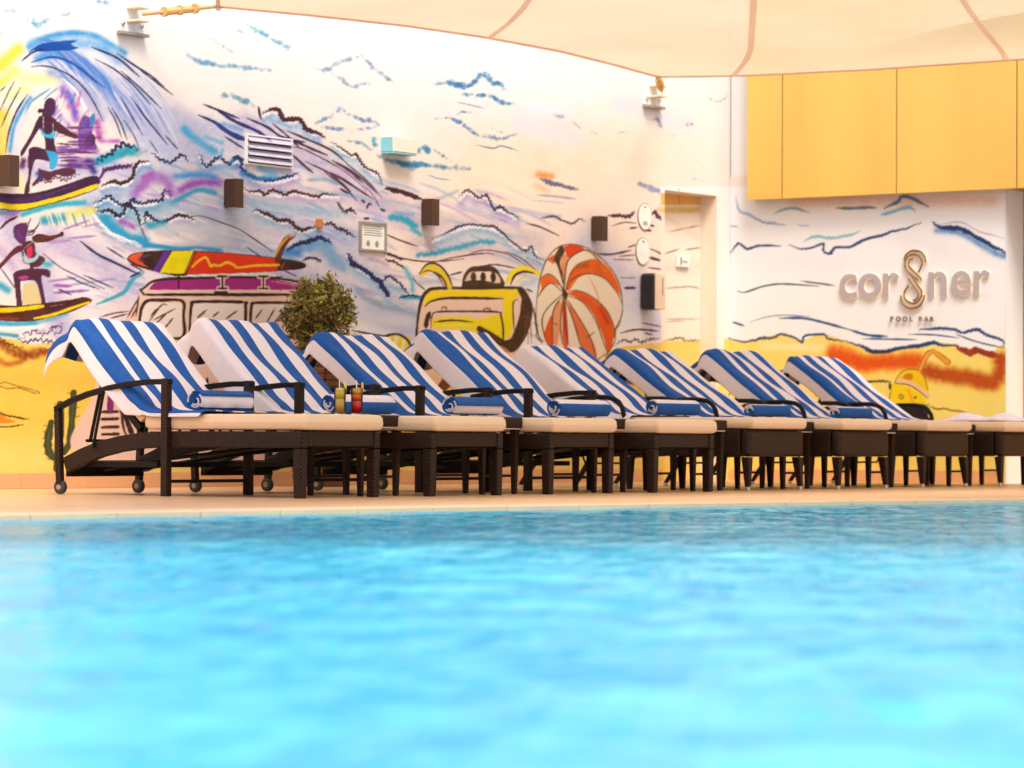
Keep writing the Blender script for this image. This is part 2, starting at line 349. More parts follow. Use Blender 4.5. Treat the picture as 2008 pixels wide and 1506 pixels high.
for k in range(90):      # violet and blue scumble inside the tube
    x = rng.uniform(430, 740); y = rng.uniform(700, 1300); lim = 430+max(0, (900-y))*.15
    if x < lim or (x > 640 and y < 860): continue
    if y < 1000: S('A', f'{x},{y} {x-rng.uniform(20,50)},{y+rng.uniform(50,110)}', rng.uniform(8, 18), [(150, 120, 205), (196, 130, 200), (120, 150, 220), (222, 160, 205)][k % 4], .6, soft=3)
    else: S('A', f'{x-60},{y} {x+rng.uniform(40,120)},{y+rng.uniform(-8,8)}', rng.uniform(6, 14), [(128, 82, 150), (180, 140, 200), (96, 50, 92), (206, 170, 214)][k % 4], .6, soft=2)
# surfer riding the tube
sk = (74, 34, 58)
PL('O', '500,280 515,220 560,185 610,195 632,240 625,330 600,380 590,400 600,440 540,470 510,460 490,400 480,360', (82, 42, 78)); PL('O', '425,335 450,303 500,320 480,350 440,358', (64, 30, 40))
PL('O', '440,400 500,380 590,400 645,450 628,560 612,640 628,740 645,835 530,835 515,720 505,640 470,580 430,480', sk)
PL('O', '440,400 482,470 430,560 350,690 260,835 238,845 238,790 300,690 360,580 400,480', sk); PL('O', '600,450 660,458 740,518 830,588 888,620 872,648 800,632 700,592 615,545', (84, 38, 48))
PL('O', '325,770 380,740 480,758 535,790 575,860 562,905 430,882 392,905 362,1010 342,1140 332,1255 278,1272 290,1180 320,1080 318,900', sk)
PL('O', '430,985 560,1020 640,1000 760,978 855,1000 842,1052 740,1082 640,1062 540,1132 500,1102 430,1152 375,1192 368,1160 430,1080', (96, 44, 66), .95)
PL('O', '458,518 510,590 550,600 600,575 630,568 616,634 560,644 500,622 468,590', (112, 202, 228)); PL('O', '520,778 645,810 655,900 620,985 570,994 558,880', (100, 190, 228))
S('O', '492,405 496,545', 9, (235, 225, 230)); S('O', '602,470 602,585', 9, (235, 225, 230)); SP('O', '270,900 250,960', 40, (110, 60, 110), .8)
SP('O', '420,1040 460,1100', 30, (90, 120, 190), .6); S('O', '380,1180 480,1130 560,1150 640,1080 740,1120 900,1040', 14, (96, 44, 60), jag=2.2, wl=8)
PL('O', '-400,1190 0,1265 280,1270 500,1240 800,1150 1000,1080 1112,1080 1125,1165 900,1235 600,1335 300,1405 0,1395 -400,1300', (66, 30, 62)); SP('O', '0,1340 300,1350 600,1280', 30, (96, 52, 112), .6); S('O', '400,1310 600,1260 860,1180', 9, (150, 140, 180), .8)
S('O', '-400,1320 0,1400 150,1422 350,1412 600,1352 800,1292 1000,1217 1095,1187', 52, yellow, tp=.8); S('O', '-400,1380 0,1452 250,1462 500,1402 700,1352 900,1292 1112,1212', 13, (58, 32, 22), jag=.8, wl=6)
# foam and crests, left
S('B', '800,140 900,115 1040,95', 26, (92, 52, 112), jag=1.6); S('B', '800,255 900,222 950,242 1040,190 1062,110 1100,70 1172,66', 20, (70, 34, 28), jag=1.2); S('B', '780,210 830,130', 18, purple)
SP('A', '780,1270 880,1232 980,1195 1070,1190', 44, teal, .95); SP('A', '960,1220 1010,1180', 22, (40, 150, 170), .8); SP('A', '1080,1210 1150,1190', 30, (190, 200, 205), .8)
S('A', '760,1285 820,1242 880,1196 960,1142 1030,1160 1092,1172', 17, navy, jag=3.2, wl=10); S('A', '1200,1200 1270,1262 1350,1277 1430,1215 1482,1272', 15, navy, jag=1.6, wl=9)
S('A', '1570,1215 1600,1290 1640,1302 1720,1240 1800,1290 1850,1230 1890,1262 1912,1352 2000,1392', 16, navy, jag=1.8, wl=8); SP('A', '1830,1270 1872,1310', 26, (80, 165, 215), .9); SP('A', '1740,1240 1750,1180', 18, lblue, .8)
S('D', '430,62 490,42 502,120 560,182 650,207 760,212 880,182 945,160', 20, (24, 52, 116), jag=1.8, wl=7); SP('D', '500,160 600,200 760,190', 26, (90, 160, 210), .7); SP('D', '640,120 760,180', 36, lblue, .8)
SP('B', '1060,325 1180,200 1300,215 1345,305', 56, lilac, .9); SP('B', '1130,190 1200,160', 24, (200, 130, 200), .8); SP('B', '1380,182 1550,172 1690,192', 30, (120, 180, 226), .9); SP('B', '1420,292 1550,235 1720,232', 38, (184, 132, 204), .9); SP('B', '1340,402 1450,342 1560,292 1690,312', 24, (106, 180, 212), .9)
SP('B', '700,420 830,370 950,330', 40, (180, 200, 226), .7); SP('B', '980,430 1200,430 1330,410', 36, (196, 206, 222), .7)
S('B', '740,392 800,382 850,342 900,372 960,412 1010,392 1050,362 1080,396 1200,382 1280,372 1290,302 1340,322 1352,362', 15, navy, jag=1.8, wl=7); S('B', '760,422 800,462 860,442 920,492 970,472 1000,402 1060,442 1100,542', 19, (44, 34, 62), jag=1.8, wl=7); S('B', '1080,480 1110,580 1152,692', 13, navy)
S('B', '1110,560 1140,540 1150,472 1210,522 1280,542 1400,492 1470,492 1532,522', 17, (40, 32, 48), jag=1.5, wl=7); S('B', '1500,500 1600,500 1750,550 1880,600 2008,682 2148,778', 9, navy); SP('B', '1500,470 1750,520 1950,610', 34, (202, 206, 214), .6)
SP('B', '820,520 900,602 1000,662 1130,702', 54, (66, 168, 208), .95); SP('B', '1180,572 1290,552', 34, teal, .8); SP('B', '960,540 1050,580', 34, (194, 140, 206), .8); SP('B', '1000,702 1200,732 1400,752 1560,742 1730,772', 22, (58, 160, 212), .95)
S('B', '700,432 800,562 900,642 1120,722', 15, (255, 252, 250), jag=1, wl=6); SP('B', '1250,600 1500,600 1800,640', 60, (222, 220, 224), .6); SP('B', '1400,722 1700,722', 34, (212, 214, 222), .7)
SP('B', '540,492 620,472 720,452', 44, (244, 234, 150), .8); SP('B', '350,532 490,512', 44, (88, 178, 200), .8); SP('B', '180,482 350,432 500,402 660,392', 26, (92, 192, 208), .9); SP('B', '0,470 120,470', 26, (120, 150, 170), .7)
for x in range(360, 720, 26): S('B', f'{x},470 {x+40},580', 12, [(250, 244, 190), (110, 190, 200), (255, 250, 240)][x % 3], .8)
for s_, w_, c_ in (('500,602 700,532', 16, lilac), ('540,672 760,652', 15, lilac), ('650,582 790,552', 12, (200, 168, 212)), ('370,700 560,690', 26, (206, 176, 216)), ('380,1012 600,982', 16, lilac), ('400,1062 900,992', 12, (206, 160, 208)), ('420,1102 700,1082', 18, (172, 122, 196)), ('420,1040 560,1050', 20, (180, 130, 200))): S('B', s_, w_, c_, .85, soft=3)
SP('B', '0,760 100,900', 60, (205, 180, 220), .6); S('B', '0,600 60,540 140,500', 18, maroon); SP('B', '60,500 140,470', 30, lilac, .7); SP('B', '0,1040 60,1080', 40, teal, .7)
for s_, w_ in (('630,692 760,792 900,862 1112,962', 18), ('840,742 982,832', 11), ('1020,872 1132,932', 10), ('340,792 480,902 640,982 822,1072', 8), ('530,966 640,1022 782,1072', 9), ('660,962 892,1062', 10), ('460,1072 562,1117', 11), ('790,1292 900,1262 1012,1247', 9), ('870,1302 1002,1267', 10), ('1020,980 1110,935', 14), ('0,900 80,1010 130,1080', 9), ('180,1120 220,1190', 8)): S('B', s_, w_, navy)
S('B', '760,1192 860,1152 980,1092 1040,1002 1132,942', 24, (84, 188, 206), .9, soft=3)
# second surfer
PL('N', '150,200 160,140 220,108 300,108 322,160 302,230 290,332 240,342 190,300 160,260', (112, 62, 112)); SP('N', '200,200 230,260', 30, (150, 96, 160), .6)
for s_ in ('300,200 400,170 450,90', '300,222 380,192 425,130', '320,122 350,50', '160,160 230,110 310,100', '300,240 360,230 400,190', '290,160 330,130'): S('N', s_, 12, (70, 30, 32))
PL('N', '250,340 330,300 392,330 402,420 432,460 512,500 492,560 420,602 380,602 392,640 350,640 330,560 270,480 240,420', (98, 42, 50))
PL('N', '240,350 180,370 100,450 0,560 -200,700 -180,760 0,622 60,562 150,470 250,412', (106, 48, 58)); PL('N', '360,260 440,223 560,240 660,228 710,193 728,240 640,272 540,312 400,322 368,290', (88, 38, 30)); S('N', '400,270 520,262 620,258', 10, (150, 90, 70))
PL('N', '258,380 280,500 330,552 400,532 442,480 432,408 400,480 340,502 290,460', (192, 222, 228)); PL('N', '300,392 360,360 364,470 320,502', (226, 82, 120)); S('N', '280,385 380,310', 8, (240, 220, 190)); S('N', '250,400 270,540 340,570', 7, maroon)
SP('N', '500,560 570,570', 46, (120, 200, 212), .8); PL('N', '260,790 400,790 450,930 462,1022 268,1032', (238, 220, 176))
PL('N', '145,682 200,640 350,620 545,628 572,690 552,722 470,702 500,900 532,1082 490,1082 458,930 400,762 250,762 232,800 252,1082 200,1092 168,830', (86, 36, 60)); PL('N', '205,712 300,698 325,730 240,745', (206, 104, 150))
PL('N', '-300,1000 0,1030 200,1040 500,1010 800,970 940,943 1022,958 1034,1000 800,1112 500,1192 300,1222 0,1212 -300,1190', (84, 36, 24)); S('N', '-200,1080 0,1092 200,1082 490,1045', 44, yellow, tp=.7); S('N', '390,1184 600,1142 800,1072 1010,1000', 30, yellow, tp=.7)
PL('N', '540,1040 760,1000 830,1010 700,1060 560,1100', (70, 26, 40)); S('N', '560,1050 740,1020', 8, (220, 190, 180)); SP('N', '0,1180 200,1190', 24, rust, .6)
SP('N', '-200,1240 0,1242 200,1252 400,1238', 38, (92, 190, 224), .95); SP('N', '420,1230 600,1190 760,1140', 26, (150, 205, 228), .8); SP('N', '-100,1350 100,1370 190,1384', 30, (88, 180, 190), .9); SP('N', '0,1300 500,1280', 26, (255, 252, 250), .9)
S('N', '200,1412 260,1392 290,1342 350,1352 400,1312 430,1352 480,1372 560,1342 600,1282 712,1252', 13, (62, 50, 100), jag=2.6, wl=9); S('N', '200,1432 300,1442 400,1422 500,1442 660,1452', 15, navy, jag=2.2, wl=9); S('N', '560,1300 640,1270 700,1290 680,1350 620,1350 640,1400', 12, (100, 64, 140)); SP('N', '420,1340 500,1320', 30, (214, 196, 230), .8)
# desert at the left foot of the wall
SP('S', '-300,150 0,170 100,232 200,292 330,262 560,232', 44, (160, 78, 18), .85, jag=4, wl=14); SP('S', '0,332 60,372 200,350', 34, (186, 98, 30), .7); SP('S', '200,240 320,300', 30, (140, 60, 14), .7)
S('S', '-200,90 0,120 60,162 130,192 172,222 232,192', 13, (70, 34, 16), jag=2, wl=8); S('S', '240,180 400,190 540,200', 18, (250, 232, 180), jag=1.5, wl=8)
S('S', '-80,590 0,565 50,550 180,590 270,610 385,648 350,660 200,610 70,610 0,592 -80,600', 8, brown); PL('S', '-60,840 0,850 60,900 150,942 -60,945', (250, 150, 50)); S('S', '-100,830 0,852 80,882 285,914', 15, brown, jag=.8); S('S', '-80,980 0,987 100,987 232,966', 12, brown)
cg = (72, 76, 42)
for s_, w_ in (('592,765 586,1100 558,1405', 72), ('506,945 482,1050 472,1180 505,1280 560,1300', 66), ('726,650 716,800 702,1000 682,1150 630,1240', 62)): S('S', s_, w_, cg, tp=.75); S('S', s_, w_*.16, (140, 144, 110), .8)
S('S', '545,900 530,1080 540,1130', 14, (230, 226, 190))
for x, y, dx in [(560,770,-20),(555,830,-18),(550,890,-20),(690,660,-20),(682,720,-18),(765,700,20),(760,800,18),(755,890,20),(745,990,18),(738,1060,18),(705,1110,16),(695,1165,16),(455,980,-18),(450,1040,-18),(442,1110,-18),(445,1190,-18),(455,1260,-18),(480,1310,-16)]: S('S', f'{x},{y} {x+dx},{y-6}', 12, (52, 50, 30), tp=.8)
# camper van with the long board
PL('P', '120,940 150,900 250,720 290,640 400,565 700,520 1850,560 2000,640 2060,800 2060,1290 2060,2300 -250,2300 -200,1700 -40,1250 60,1060', flesh)
PL('P', '140,340 200,290 400,260 800,258 1200,286 1650,332 1885,378 1885,432 1650,458 1400,474 720,494 560,494 300,432 180,380', (56, 24, 20)); PL('P', '152,335 200,300 300,278 276,340 320,400 362,422 250,392', (236, 92, 42)); S('P', '385,300 290,320 268,352 335,372', 17, (134, 100, 122))
PL('P', '505,266 582,262 462,478 400,456', (126, 78, 162), curve=False); PL('P', '592,262 802,258 702,492 468,472', (252, 228, 8), curve=False); PL('P', '832,265 1200,290 1650,336 1622,456 1400,472 732,491', (240, 56, 10), curve=False)
S('P', '818,262 712,490', 9, (250, 170, 60)); S('P', '1700,370 1660,440', 12, (210, 60, 20))
S('P', '790,416 850,360 910,326 940,346 970,410 1000,400 1060,406 1130,375 1200,400 1240,426 1400,406 1645,400', 22, (253, 208, 52), tp=.7)
S('P', '1630,350 1660,250 1715,155 1795,92', 62, (104, 40, 14), tp=.8); S('P', '1604,322 1650,220 1725,130 1760,105', 20, (238, 164, 52)); S('P', '1740,130 1795,88', 34, (196, 66, 16))
PL('P', '360,645 400,590 500,550 700,540 1000,535 1400,530 1600,545 1850,600 2000,690 1850,645', (172, 46, 132)); SP('P', '420,590 560,570', 18, (150, 60, 150), .6)
for s_, w_ in (('280,652 330,612 400,562 560,536 900,526 1300,520 1600,530 1850,572 1990,640', 24), ('275,640 300,672 340,692 600,692 1000,692 1400,692 1900,692', 26), ('1020,672 1120,672', 44)): S('P', s_, w_, (50, 28, 20), tp=.7)
S('P', '380,655 900,652 1850,650', 10, (250, 222, 205)); S('P', '1560,560 1700,580 1850,610', 10, (245, 190, 200))
S('P', '600,496 725,496', 20, (52, 30, 24), tp=.9); S('P', '655,500 655,632', 18, (52, 30, 24), tp=.9)
for x in (1085, 1488):
    for c_, w_ in (((250, 226, 210), 44), ((58, 34, 26), 18)): S('P', f'{x-45},512 {x+45},512', w_, c_, tp=.9); S('P', f'{x},512 {x},628', w_*.9, c_, tp=.9); S('P', f'{x-40},630 {x+42},630', w_, c_, tp=.9)
for s_ in ('280,1000 300,800 360,765 680,775 690,1100 470,1098', '780,1040 790,800 840,775 1290,780 1300,1120', '1375,1090 1385,800 1430,785 1860,790 1890,1080'): PL('P', s_, (255, 238, 228), curve=False)
for s_ in ('262,1000 272,930 292,820 350,752 480,746 690,756 702,900 692,1110 470,1106', '762,1040 770,900 782,800 830,762 1280,766 1312,800 1312,950 1300,1120', '1362,1100 1362,945 1372,810 1420,772 1800,776 1880,800 1900,1090 1600,1094'): S('P', s_, 26, (52, 28, 20), tp=.8)
for s_ in ('360,960 480,800 540,790', '410,940 620,830', '400,1010 540,870', '510,1030 600,920', '380,900 440,830', '840,920 930,840', '990,910 1050,860', '1120,930 1230,850', '1410,930 1475,840', '1520,970 1600,830', '1590,980 1690,850', '1630,960 1680,900', '150,915 250,740', '190,915 255,800', '235,900 262,700'): S('P', s_, 14, (74, 46, 34), .85)
S('P', '1510,980 1640,990', 16, (52, 28, 20)); SP('P', '900,870 850,910', 16, (150, 120, 110), .7)
PL('P', '200,1250 2060,1250 2060,1300 180,1300', (150, 44, 104), .9, curve=False); S('P', '480,1230 2050,1238', 14, (60, 28, 30))
# van front seen under the first lounger: bumper stripes, lamp
PL('X', '198,800 232,800 236,855 200,858', flesh); 
for y in (808, 822, 838, 852): S('X', f'200,{y} 232,{y-1}', 5.5, (52, 30, 24), tp=.8)
PL('X', '212,770 222,772 222,805 210,803', (150, 60, 130)); S('X', '240,800 262,860', 9, (50, 28, 24)); S('X', '236,800 246,850 268,862', 4, brown)
for s_ in ('383,770 388,752 393,762 398,750 402,766', '404,770 406,742 410,770', '414,762 420,750'): S('X', s_, 3, (50, 28, 24))
for x in (432, 447, 456, 466): S('X', f'{x},785 {x+12},812', 5, [(200, 60, 60), (250, 200, 150), (120, 40, 40), (250, 220, 190)][x % 4])
SP('X', '420,770 470,780', 20, (236, 190, 150), .7)
# middle waves
S('C', '630,840 640,900 652,942', 17, maroon); S('C', '660,892 720,862 780,862 830,942 900,932 960,942 1010,1012 1080,1042 1156,1084', 24, maroon, jag=1.6, wl=5.5); S('C', '1200,1112 1300,1182 1370,1222 1400,1212 1460,1312 1560,1362 1602,1442', 13, maroon, jag=1.4, wl=6)
for s_, w_, c_ in (('540,930 700,1002 800,1072 890,1092', 17, (46, 42, 92)), ('740,972 860,1072 962,1172', 14, maroon), ('860,1032 1000,1092 1200,1182 1332,1292', 15, maroon), ('880,1092 1050,1172 1172,1222', 18, maroon), ('880,1152 1000,1182 1250,1312 1400,1422 1480,1510', 9, brown), ('890,1212 1000,1312 1062,1362', 17, maroon), ('1000,1272 1200,1372 1360,1510', 12, maroon), ('1210,1262 1350,1352 1452,1442', 16, maroon), ('1260,1282 1400,1372 1560,1520', 12, slate), ('1330,1292 1450,1392 1580,1530', 9, slate), ('900,1100 1000,1120', 10, navy)): S('C', s_, w_, c_)
for s_, w_ in (('1200,152 1350,242 1532,362', 17), ('1150,152 1300,262 1402,372', 10), ('1330,92 1480,212 1602,352', 8), ('1450,250 1530,330 1580,420', 9)): S('D', s_, w_, maroon)
SP('D', '1250,120 1450,260 1560,360', 50, (220, 200, 222), .5); SP('D', '1030,210 1150,210 1250,240', 22, (170, 190, 205), .8)
S('D', '500,272 560,302 640,296 680,326 740,296 850,326 900,302 1000,322 1100,346 1140,322 1252,332', 17, maroon, jag=1.2, wl=7); S('D', '600,446 700,482 780,522 870,532 940,592 1040,592 1082,572', 19, (66, 32, 40), jag=1.8, wl=6); S('D', '1130,566 1200,556 1270,602 1330,622 1392,666', 15, (66, 32, 40), jag=1.8, wl=6); S('D', '1250,382 1310,462 1350,442 1402,482', 17, (80, 60, 80), jag=1.6, wl=6)
for s_ in ('1440,370 1470,390', '1480,440 1500,400 1520,410', '1590,440 1630,460', '1270,280 1340,320', '1460,516 1500,516'): S('D', s_, 16, slate)
SP('D', '600,382 800,422 1000,452 1250,482', 50, (186, 206, 222), .75); SP('D', '500,562 700,622 900,640', 40, (222, 212, 226), .7); SP('D', '400,470 540,560', 40, (206, 210, 216), .6); SP('D', '1200,420 1380,520', 34, (206, 208, 220), .7)
SP('D', '850,792 1000,742 1150,722 1240,862', 60, (150, 188, 226), .85); SP('D', '1150,762 1290,902', 56, (168, 196, 216), .8); SP('D', '860,770 940,790', 40, (90, 150, 214), .7); S('D', '850,762 950,716 1040,692 1120,666 1202,712', 21, navy, jag=2, wl=6); S('D', '970,852 1050,822 1112,852 1090,860', 14, navy, jag=1.4, wl=6)
S('D', '1330,792 1360,852 1440,912 1540,972 1600,1032 1655,1132', 24, navy, jag=2.2, wl=6); S('D', '1580,1010 1660,1130', 30, (30, 42, 96)); S('D', '1610,1022 1640,972 1700,990 1770,1062 1812,1112', 14, navy, jag=1.4, wl=7); SP('D', '1660,1050 1760,1080', 30, (180, 200, 220), .8)
S('D', '540,742 662,827', 8, navy); S('D', '830,926 932,972', 9, navy); S('D', '740,980 820,972', 9, navy); SP('D', '1400,1090 1550,1180 1700,1230 1860,1270', 46, (182, 192, 206), .8); SP('D', '1380,1180 1500,1290 1800,1330', 70, (228, 222, 228), .7); SP('D', '1250,960 1350,1060', 40, (226, 214, 226), .7)
SP('G', '270,502 370,522 460,572', 28, teal, .9, jag=2); SP('G', '310,470 440,480', 30, (172, 192, 224), .8); SP('G', '440,600 500,640', 24, (120, 195, 205), .8); S('G', '220,276 330,302 400,326 510,366', 26, maroon, jag=1.6, wl=5.5)
SP('G', '640,362 740,322 790,300', 20, grey, .8); S('G', '760,372 900,442 1010,472 1102,552', 18, (206, 206, 216), .8, jag=1.6, soft=3); SP('G', '960,310 1060,400 1200,450 1400,470 1600,500', 20, (214, 208, 220), .8)
for s_, w_, j in (('800,346 870,292 960,352 1020,336 1070,432 1130,426 1200,472 1275,512', 14, 1.6), ('1450,516 1540,496 1620,532 1690,556 1750,522 1792,542', 13, .9), ('1340,556 1440,582 1592,652', 11, 0), ('590,676 680,642 760,602 870,562 960,572 1060,576 1140,622 1220,702 1330,772 1370,732 1400,802 1482,852', 13, 1.2)): S('G', s_, w_, slate, jag=j, wl=6)
SP('G', '640,660 780,640 900,620', 24, (196, 206, 220), .7); SP('G', '480,802 600,792 720,762 850,732 960,702 1072,702', 22, (108, 184, 206), .95, jag=1.5)
for s_, w_ in (('230,642 350,692 482,737', 12), ('230,782 330,822 500,852 660,852 842,832', 9), ('890,792 990,766 1080,772 1200,802 1342,892', 8), ('650,846 800,816 1000,790 1082,800', 8), ('1170,776 1280,822 1422,932', 8)): S('G', s_, w_, maroon)
S('G', '220,782 300,812 370,840', 15, maroon, jag=1.3, wl=6); S('G', '220,832 300,862 382,912', 14, maroon, jag=1.6, wl=6); S('G', '730,962 830,936', 11, navy); S('G', '1000,885 1100,880 1270,912', 10, navy)
SP('G', '380,910 430,1002 440,1082', 24, (150, 205, 220), .9); SP('G', '360,1132 490,1142', 20, (80, 180, 212), .9); S('G', '330,1142 420,1122 502,1132', 12, navy, jag=1); S('G', '440,982 480,1032 542,1082', 10, navy); SP('G', '480,1020 640,1010', 40, (206, 204, 214), .7); SP('G', '1300,1040 1390,1010', 34, (206, 208, 220), .7)
S('X', '690,648 740,657 770,660', 3.2, navy); PL('X', '738,700 744,668 775,656 800,668 806,690 796,730 760,750 740,730', (252, 240, 190))
for x in range(744, 806, 16): S('X', f'{x+10},662 {x-6},735', 7, (246, 216, 30), tp=.8)
S('X', '738,700 744,668 775,655 800,668 808,695', 4, brown)
# backpack
PL('Q', '88,800 108,560 160,440 220,392 1000,392 1085,480 1085,700 1000,900 850,1200 60,1200', (250, 217, 198)); PL('Q', '215,412 960,398 945,482 860,472 400,466 250,492 148,545 165,450', (252, 216, 22)); PL('Q', '850,470 945,408 935,780 862,862 700,790 640,705 850,690', (252, 222, 6), curve=False); PL('Q', '228,655 560,642 605,668 842,640 842,905 560,770 236,742', (250, 222, 20)); SP('Q', '260,720 560,720', 16, (255, 240, 170), .7)
S('Q', '76,810 90,650 120,500 170,420 260,390 600,388 960,385 1040,405', 26, (62, 36, 18), tp=.7); S('Q', '1005,400 1052,480 1060,600 1020,760 950,885 870,905 760,842 640,752', 92, (74, 46, 22), tp=.5)
for s_, w_ in (('150,552 220,502 400,476 855,482', 21), ('205,750 215,642 260,602 500,596 800,602 832,642 852,762 846,1022', 15), ('160,742 168,682 196,602', 36), ('230,692 400,676 582,692', 15), ('950,762 940,602 945,512 985,486', 11), ('300,580 310,560 340,560 345,585', 10), ('670,590 690,570 735,575 740,595', 10)): S('Q', s_, w_, (66, 38, 18))
PL('Q', '478,384 500,270 560,202 650,188 760,194 822,260 842,384', (68, 44, 24)); PL('Q', '508,322 548,252 600,240 780,250 822,342 660,318', (250, 226, 205))
for x in (585, 672, 762): PL('Q', f'{x-26},285 {x-12},248 {x+12},248 {x+26},290 {x+12},335 {x-12},333', (68, 44, 24))
S('Q', '120,265 200,205 280,238 345,320 375,385', 58, (240, 212, 76), tp=.6); S('Q', '98,262 160,182 230,165 300,200 362,282 402,385', 14, (56, 36, 20)); S('Q', '100,262 180,232 260,270 330,385', 10, (56, 36, 20)); S('Q', '240,240 310,300 350,380', 20, (120, 56, 30))
S('Q', '880,345 950,242 1050,215 1190,268', 44, (250, 226, 44), tp=.5); S('Q', '918,355 960,272 1040,240 1135,256', 19, (76, 40, 20)); S('Q', '960,340 1020,300 1100,280', 10, (240, 226, 90)); S('Q', '1060,395 1115,420', 12, navy)
# striped balloon
PL('Q', '1150,700 1148,560 1160,450 1185,290 1245,130 1335,28 1450,-4 1600,28 1740,130 1860,280 1912,450 1915,620 1858,800 1768,985 1740,1120 1640,1090 1400,960 1220,860', (253, 234, 208))
for s_, c_ in (('1410,385 1460,230 1560,160 1680,128 1790,200 1872,330 1895,455 1830,372 1740,292 1620,262 1520,302 1440,412', orange), ('1430,440 1520,408 1640,468 1760,570 1832,700 1845,822 1795,965 1740,800 1660,622 1560,502', (240, 92, 22)), ('1195,392 1188,300 1260,268 1330,320 1372,372 1290,342 1230,382 1178,445', orange), ('1395,12 1500,-4 1575,40 1485,92 1428,112', (238, 70, 16)), ('1232,742 1270,652 1292,642 1302,885 1260,905 1218,822', (238, 90, 26)), ('1378,500 1412,500 1435,882 1388,892', (236, 96, 60)), ('1430,500 1600,762 1682,942 1684,1075 1620,1084 1540,882 1480,682', (244, 150, 112)), ('1560,960 1640,1010 1684,1075 1620,1086', (238, 72, 20)), ('1370,80 1430,110 1400,260 1395,360 1370,200', (244, 172, 140)), ('1300,112 1370,8 1402,60 1362,152 1388,352 1342,202', (78, 52, 26)), ('1250,140 1300,90 1310,170', orange), ('1290,600 1360,500 1372,640 1340,880 1300,870', (246, 186, 150))): PL('Q', s_, c_, mott=.25)
SP('Q', '1520,200 1600,180', 30, (150, 70, 20), .5); SP('Q', '1720,560 1790,700', 22, (200, 50, 10), .6)
bc = (92, 58, 26)
for s_, w_ in (('1405,430 1440,300 1520,180 1640,130', 8), ('1405,430 1470,310 1600,260 1760,300 1895,460', 9), ('1410,440 1500,408 1640,460 1770,580 1840,720 1848,830', 9), ('1410,450 1560,510 1680,680 1745,860 1790,980', 9), ('1405,460 1560,700 1650,880 1690,1090', 9), ('1400,460 1480,680 1540,880 1620,1080', 9), ('1398,460 1408,700 1435,890', 12), ('1390,460 1365,700 1380,890', 9), ('1385,450 1300,600 1292,880', 9), ('1380,440 1240,580 1200,690 1230,840 1260,900', 9), ('1380,420 1290,345 1220,385 1170,460', 9), ('1385,400 1330,310 1260,262 1195,290', 9), ('1395,390 1380,250 1300,130 1250,130', 9), ('1400,400 1410,250 1440,130 1560,50 1640,70 1720,150', 12), ('1150,700 1148,560 1160,450 1185,290 1245,130 1335,28 1450,-4 1600,28 1740,130 1860,280 1912,450 1915,620 1850,760', 9), ('1888,460 1920,560 1895,700 1860,760 1845,880 1760,1000', 8), ('1790,970 1740,1120 1700,1100 1690,1040 1760,980', 8), ('1130,560 1150,700 1180,860 1210,860', 8), ('1340,720 1300,700', 7), ('1600,830 1670,780', 8)): S('Q', s_, w_, bc)
PL('Q', '1372,360 1400,400 1432,440 1412,490 1390,460', (74, 48, 24)); S('Q', '1620,280 1690,430 1720,560', 10, (238, 176, 140), .8)
for s_, w_, c_ in (('1085,480 1130,620 1150,760 1200,880', 8, brown), ('1060,640 1040,860', 7, (150, 100, 70)), ('1095,640 1105,880', 9, (190, 130, 100)), ('1075,600 1075,880', 6, (150, 100, 70)), ('1160,720 1150,830 1200,860', 6, brown)): S('Q', s_, w_, c_)
# mural behind the backrests: poles and hull shapes on the sand
PL('X', '850,690 1000,690 1040,900 820,900', (252, 214, 180), .8); PL('X', '868,742 885,756 850,790 846,775', (120, 62, 24), curve=False); PL('X', '895,760 872,792 880,800 905,775', (120, 62, 24), curve=False); PL('X', '886,770 905,768 895,800 880,800', (248, 216, 20)); S('X', '945,790 946,830', 6, (50, 30, 20)); S('X', '796,722 822,714 810,740 810,770', 4, (80, 46, 26)); PL('X', '798,726 820,718 810,745', (240, 205, 160))
S('X', '1085,700 1070,860', 4, (110, 70, 30)); S('X', '1056,745 1095,830', 11, (60, 36, 22)); PL('X', '1062,760 1110,770 1130,830 1080,840', (240, 170, 60)); PL('X', '1196,760 1212,755 1218,785 1200,790', (240, 190, 60), .7)
for s_ in ('1190,775 1198,760 1204,762 1196,782', '1212,790 1222,772 1230,776 1222,794', '1232,790 1238,780', '1258,805 1275,795'): S('X', s_, 2.4, brown)
for x in (1340, 1500): SP('X', f'{x},720 {x+14},740', 9, (226, 160, 60), .6)
# clouds
def cloud(fr, s, w_, c_, a=.85):
    """dabbed spray: uneven puffs of pigment along the line, thinning out towards its ends"""
    P, k = pts_(fr, s); P = smooth(P, 1.5); n = len(P); r = np.random.default_rng(int(P.sum()) % 9973); w2 = w_*k
    env = np.interp(np.linspace(0, 1, n), np.linspace(0, 1, 9), np.concatenate([[.35], r.uniform(.35, 1.15, 7), [.3]]))
    for q in range(int(n*1.1)):
        i_ = r.integers(0, n); e_ = env[i_]; rad = w2*r.uniform(.18, .58)*(.5+.6*e_); cx, cy = P[i_]+r.normal(size=2)*w2*.20*np.array([1., 1.])
        cy += -abs(r.normal())*w2*.10 if q % 3 else 0
        sl_ = sub(cx-rad*1.8, cx+rad*1.8, cy-rad*1.6, cy+rad*1.6)
        if sl_ is None: continue
        dd = ((XX[sl_]-cx)/(rad*1.25))**2+((YY[sl_]-cy)/rad)**2
        m = np.clip(1.25-dd, 0, 1)**.8*a*.60*e_*(.45+.9*NZ1[sl_])
        cc = np.array(c_)*(.95 if q % 4 else .80)+r.normal(size=3)*4
        blend(sl_, np.clip(m, 0, 1), cc.clip(0, 255))
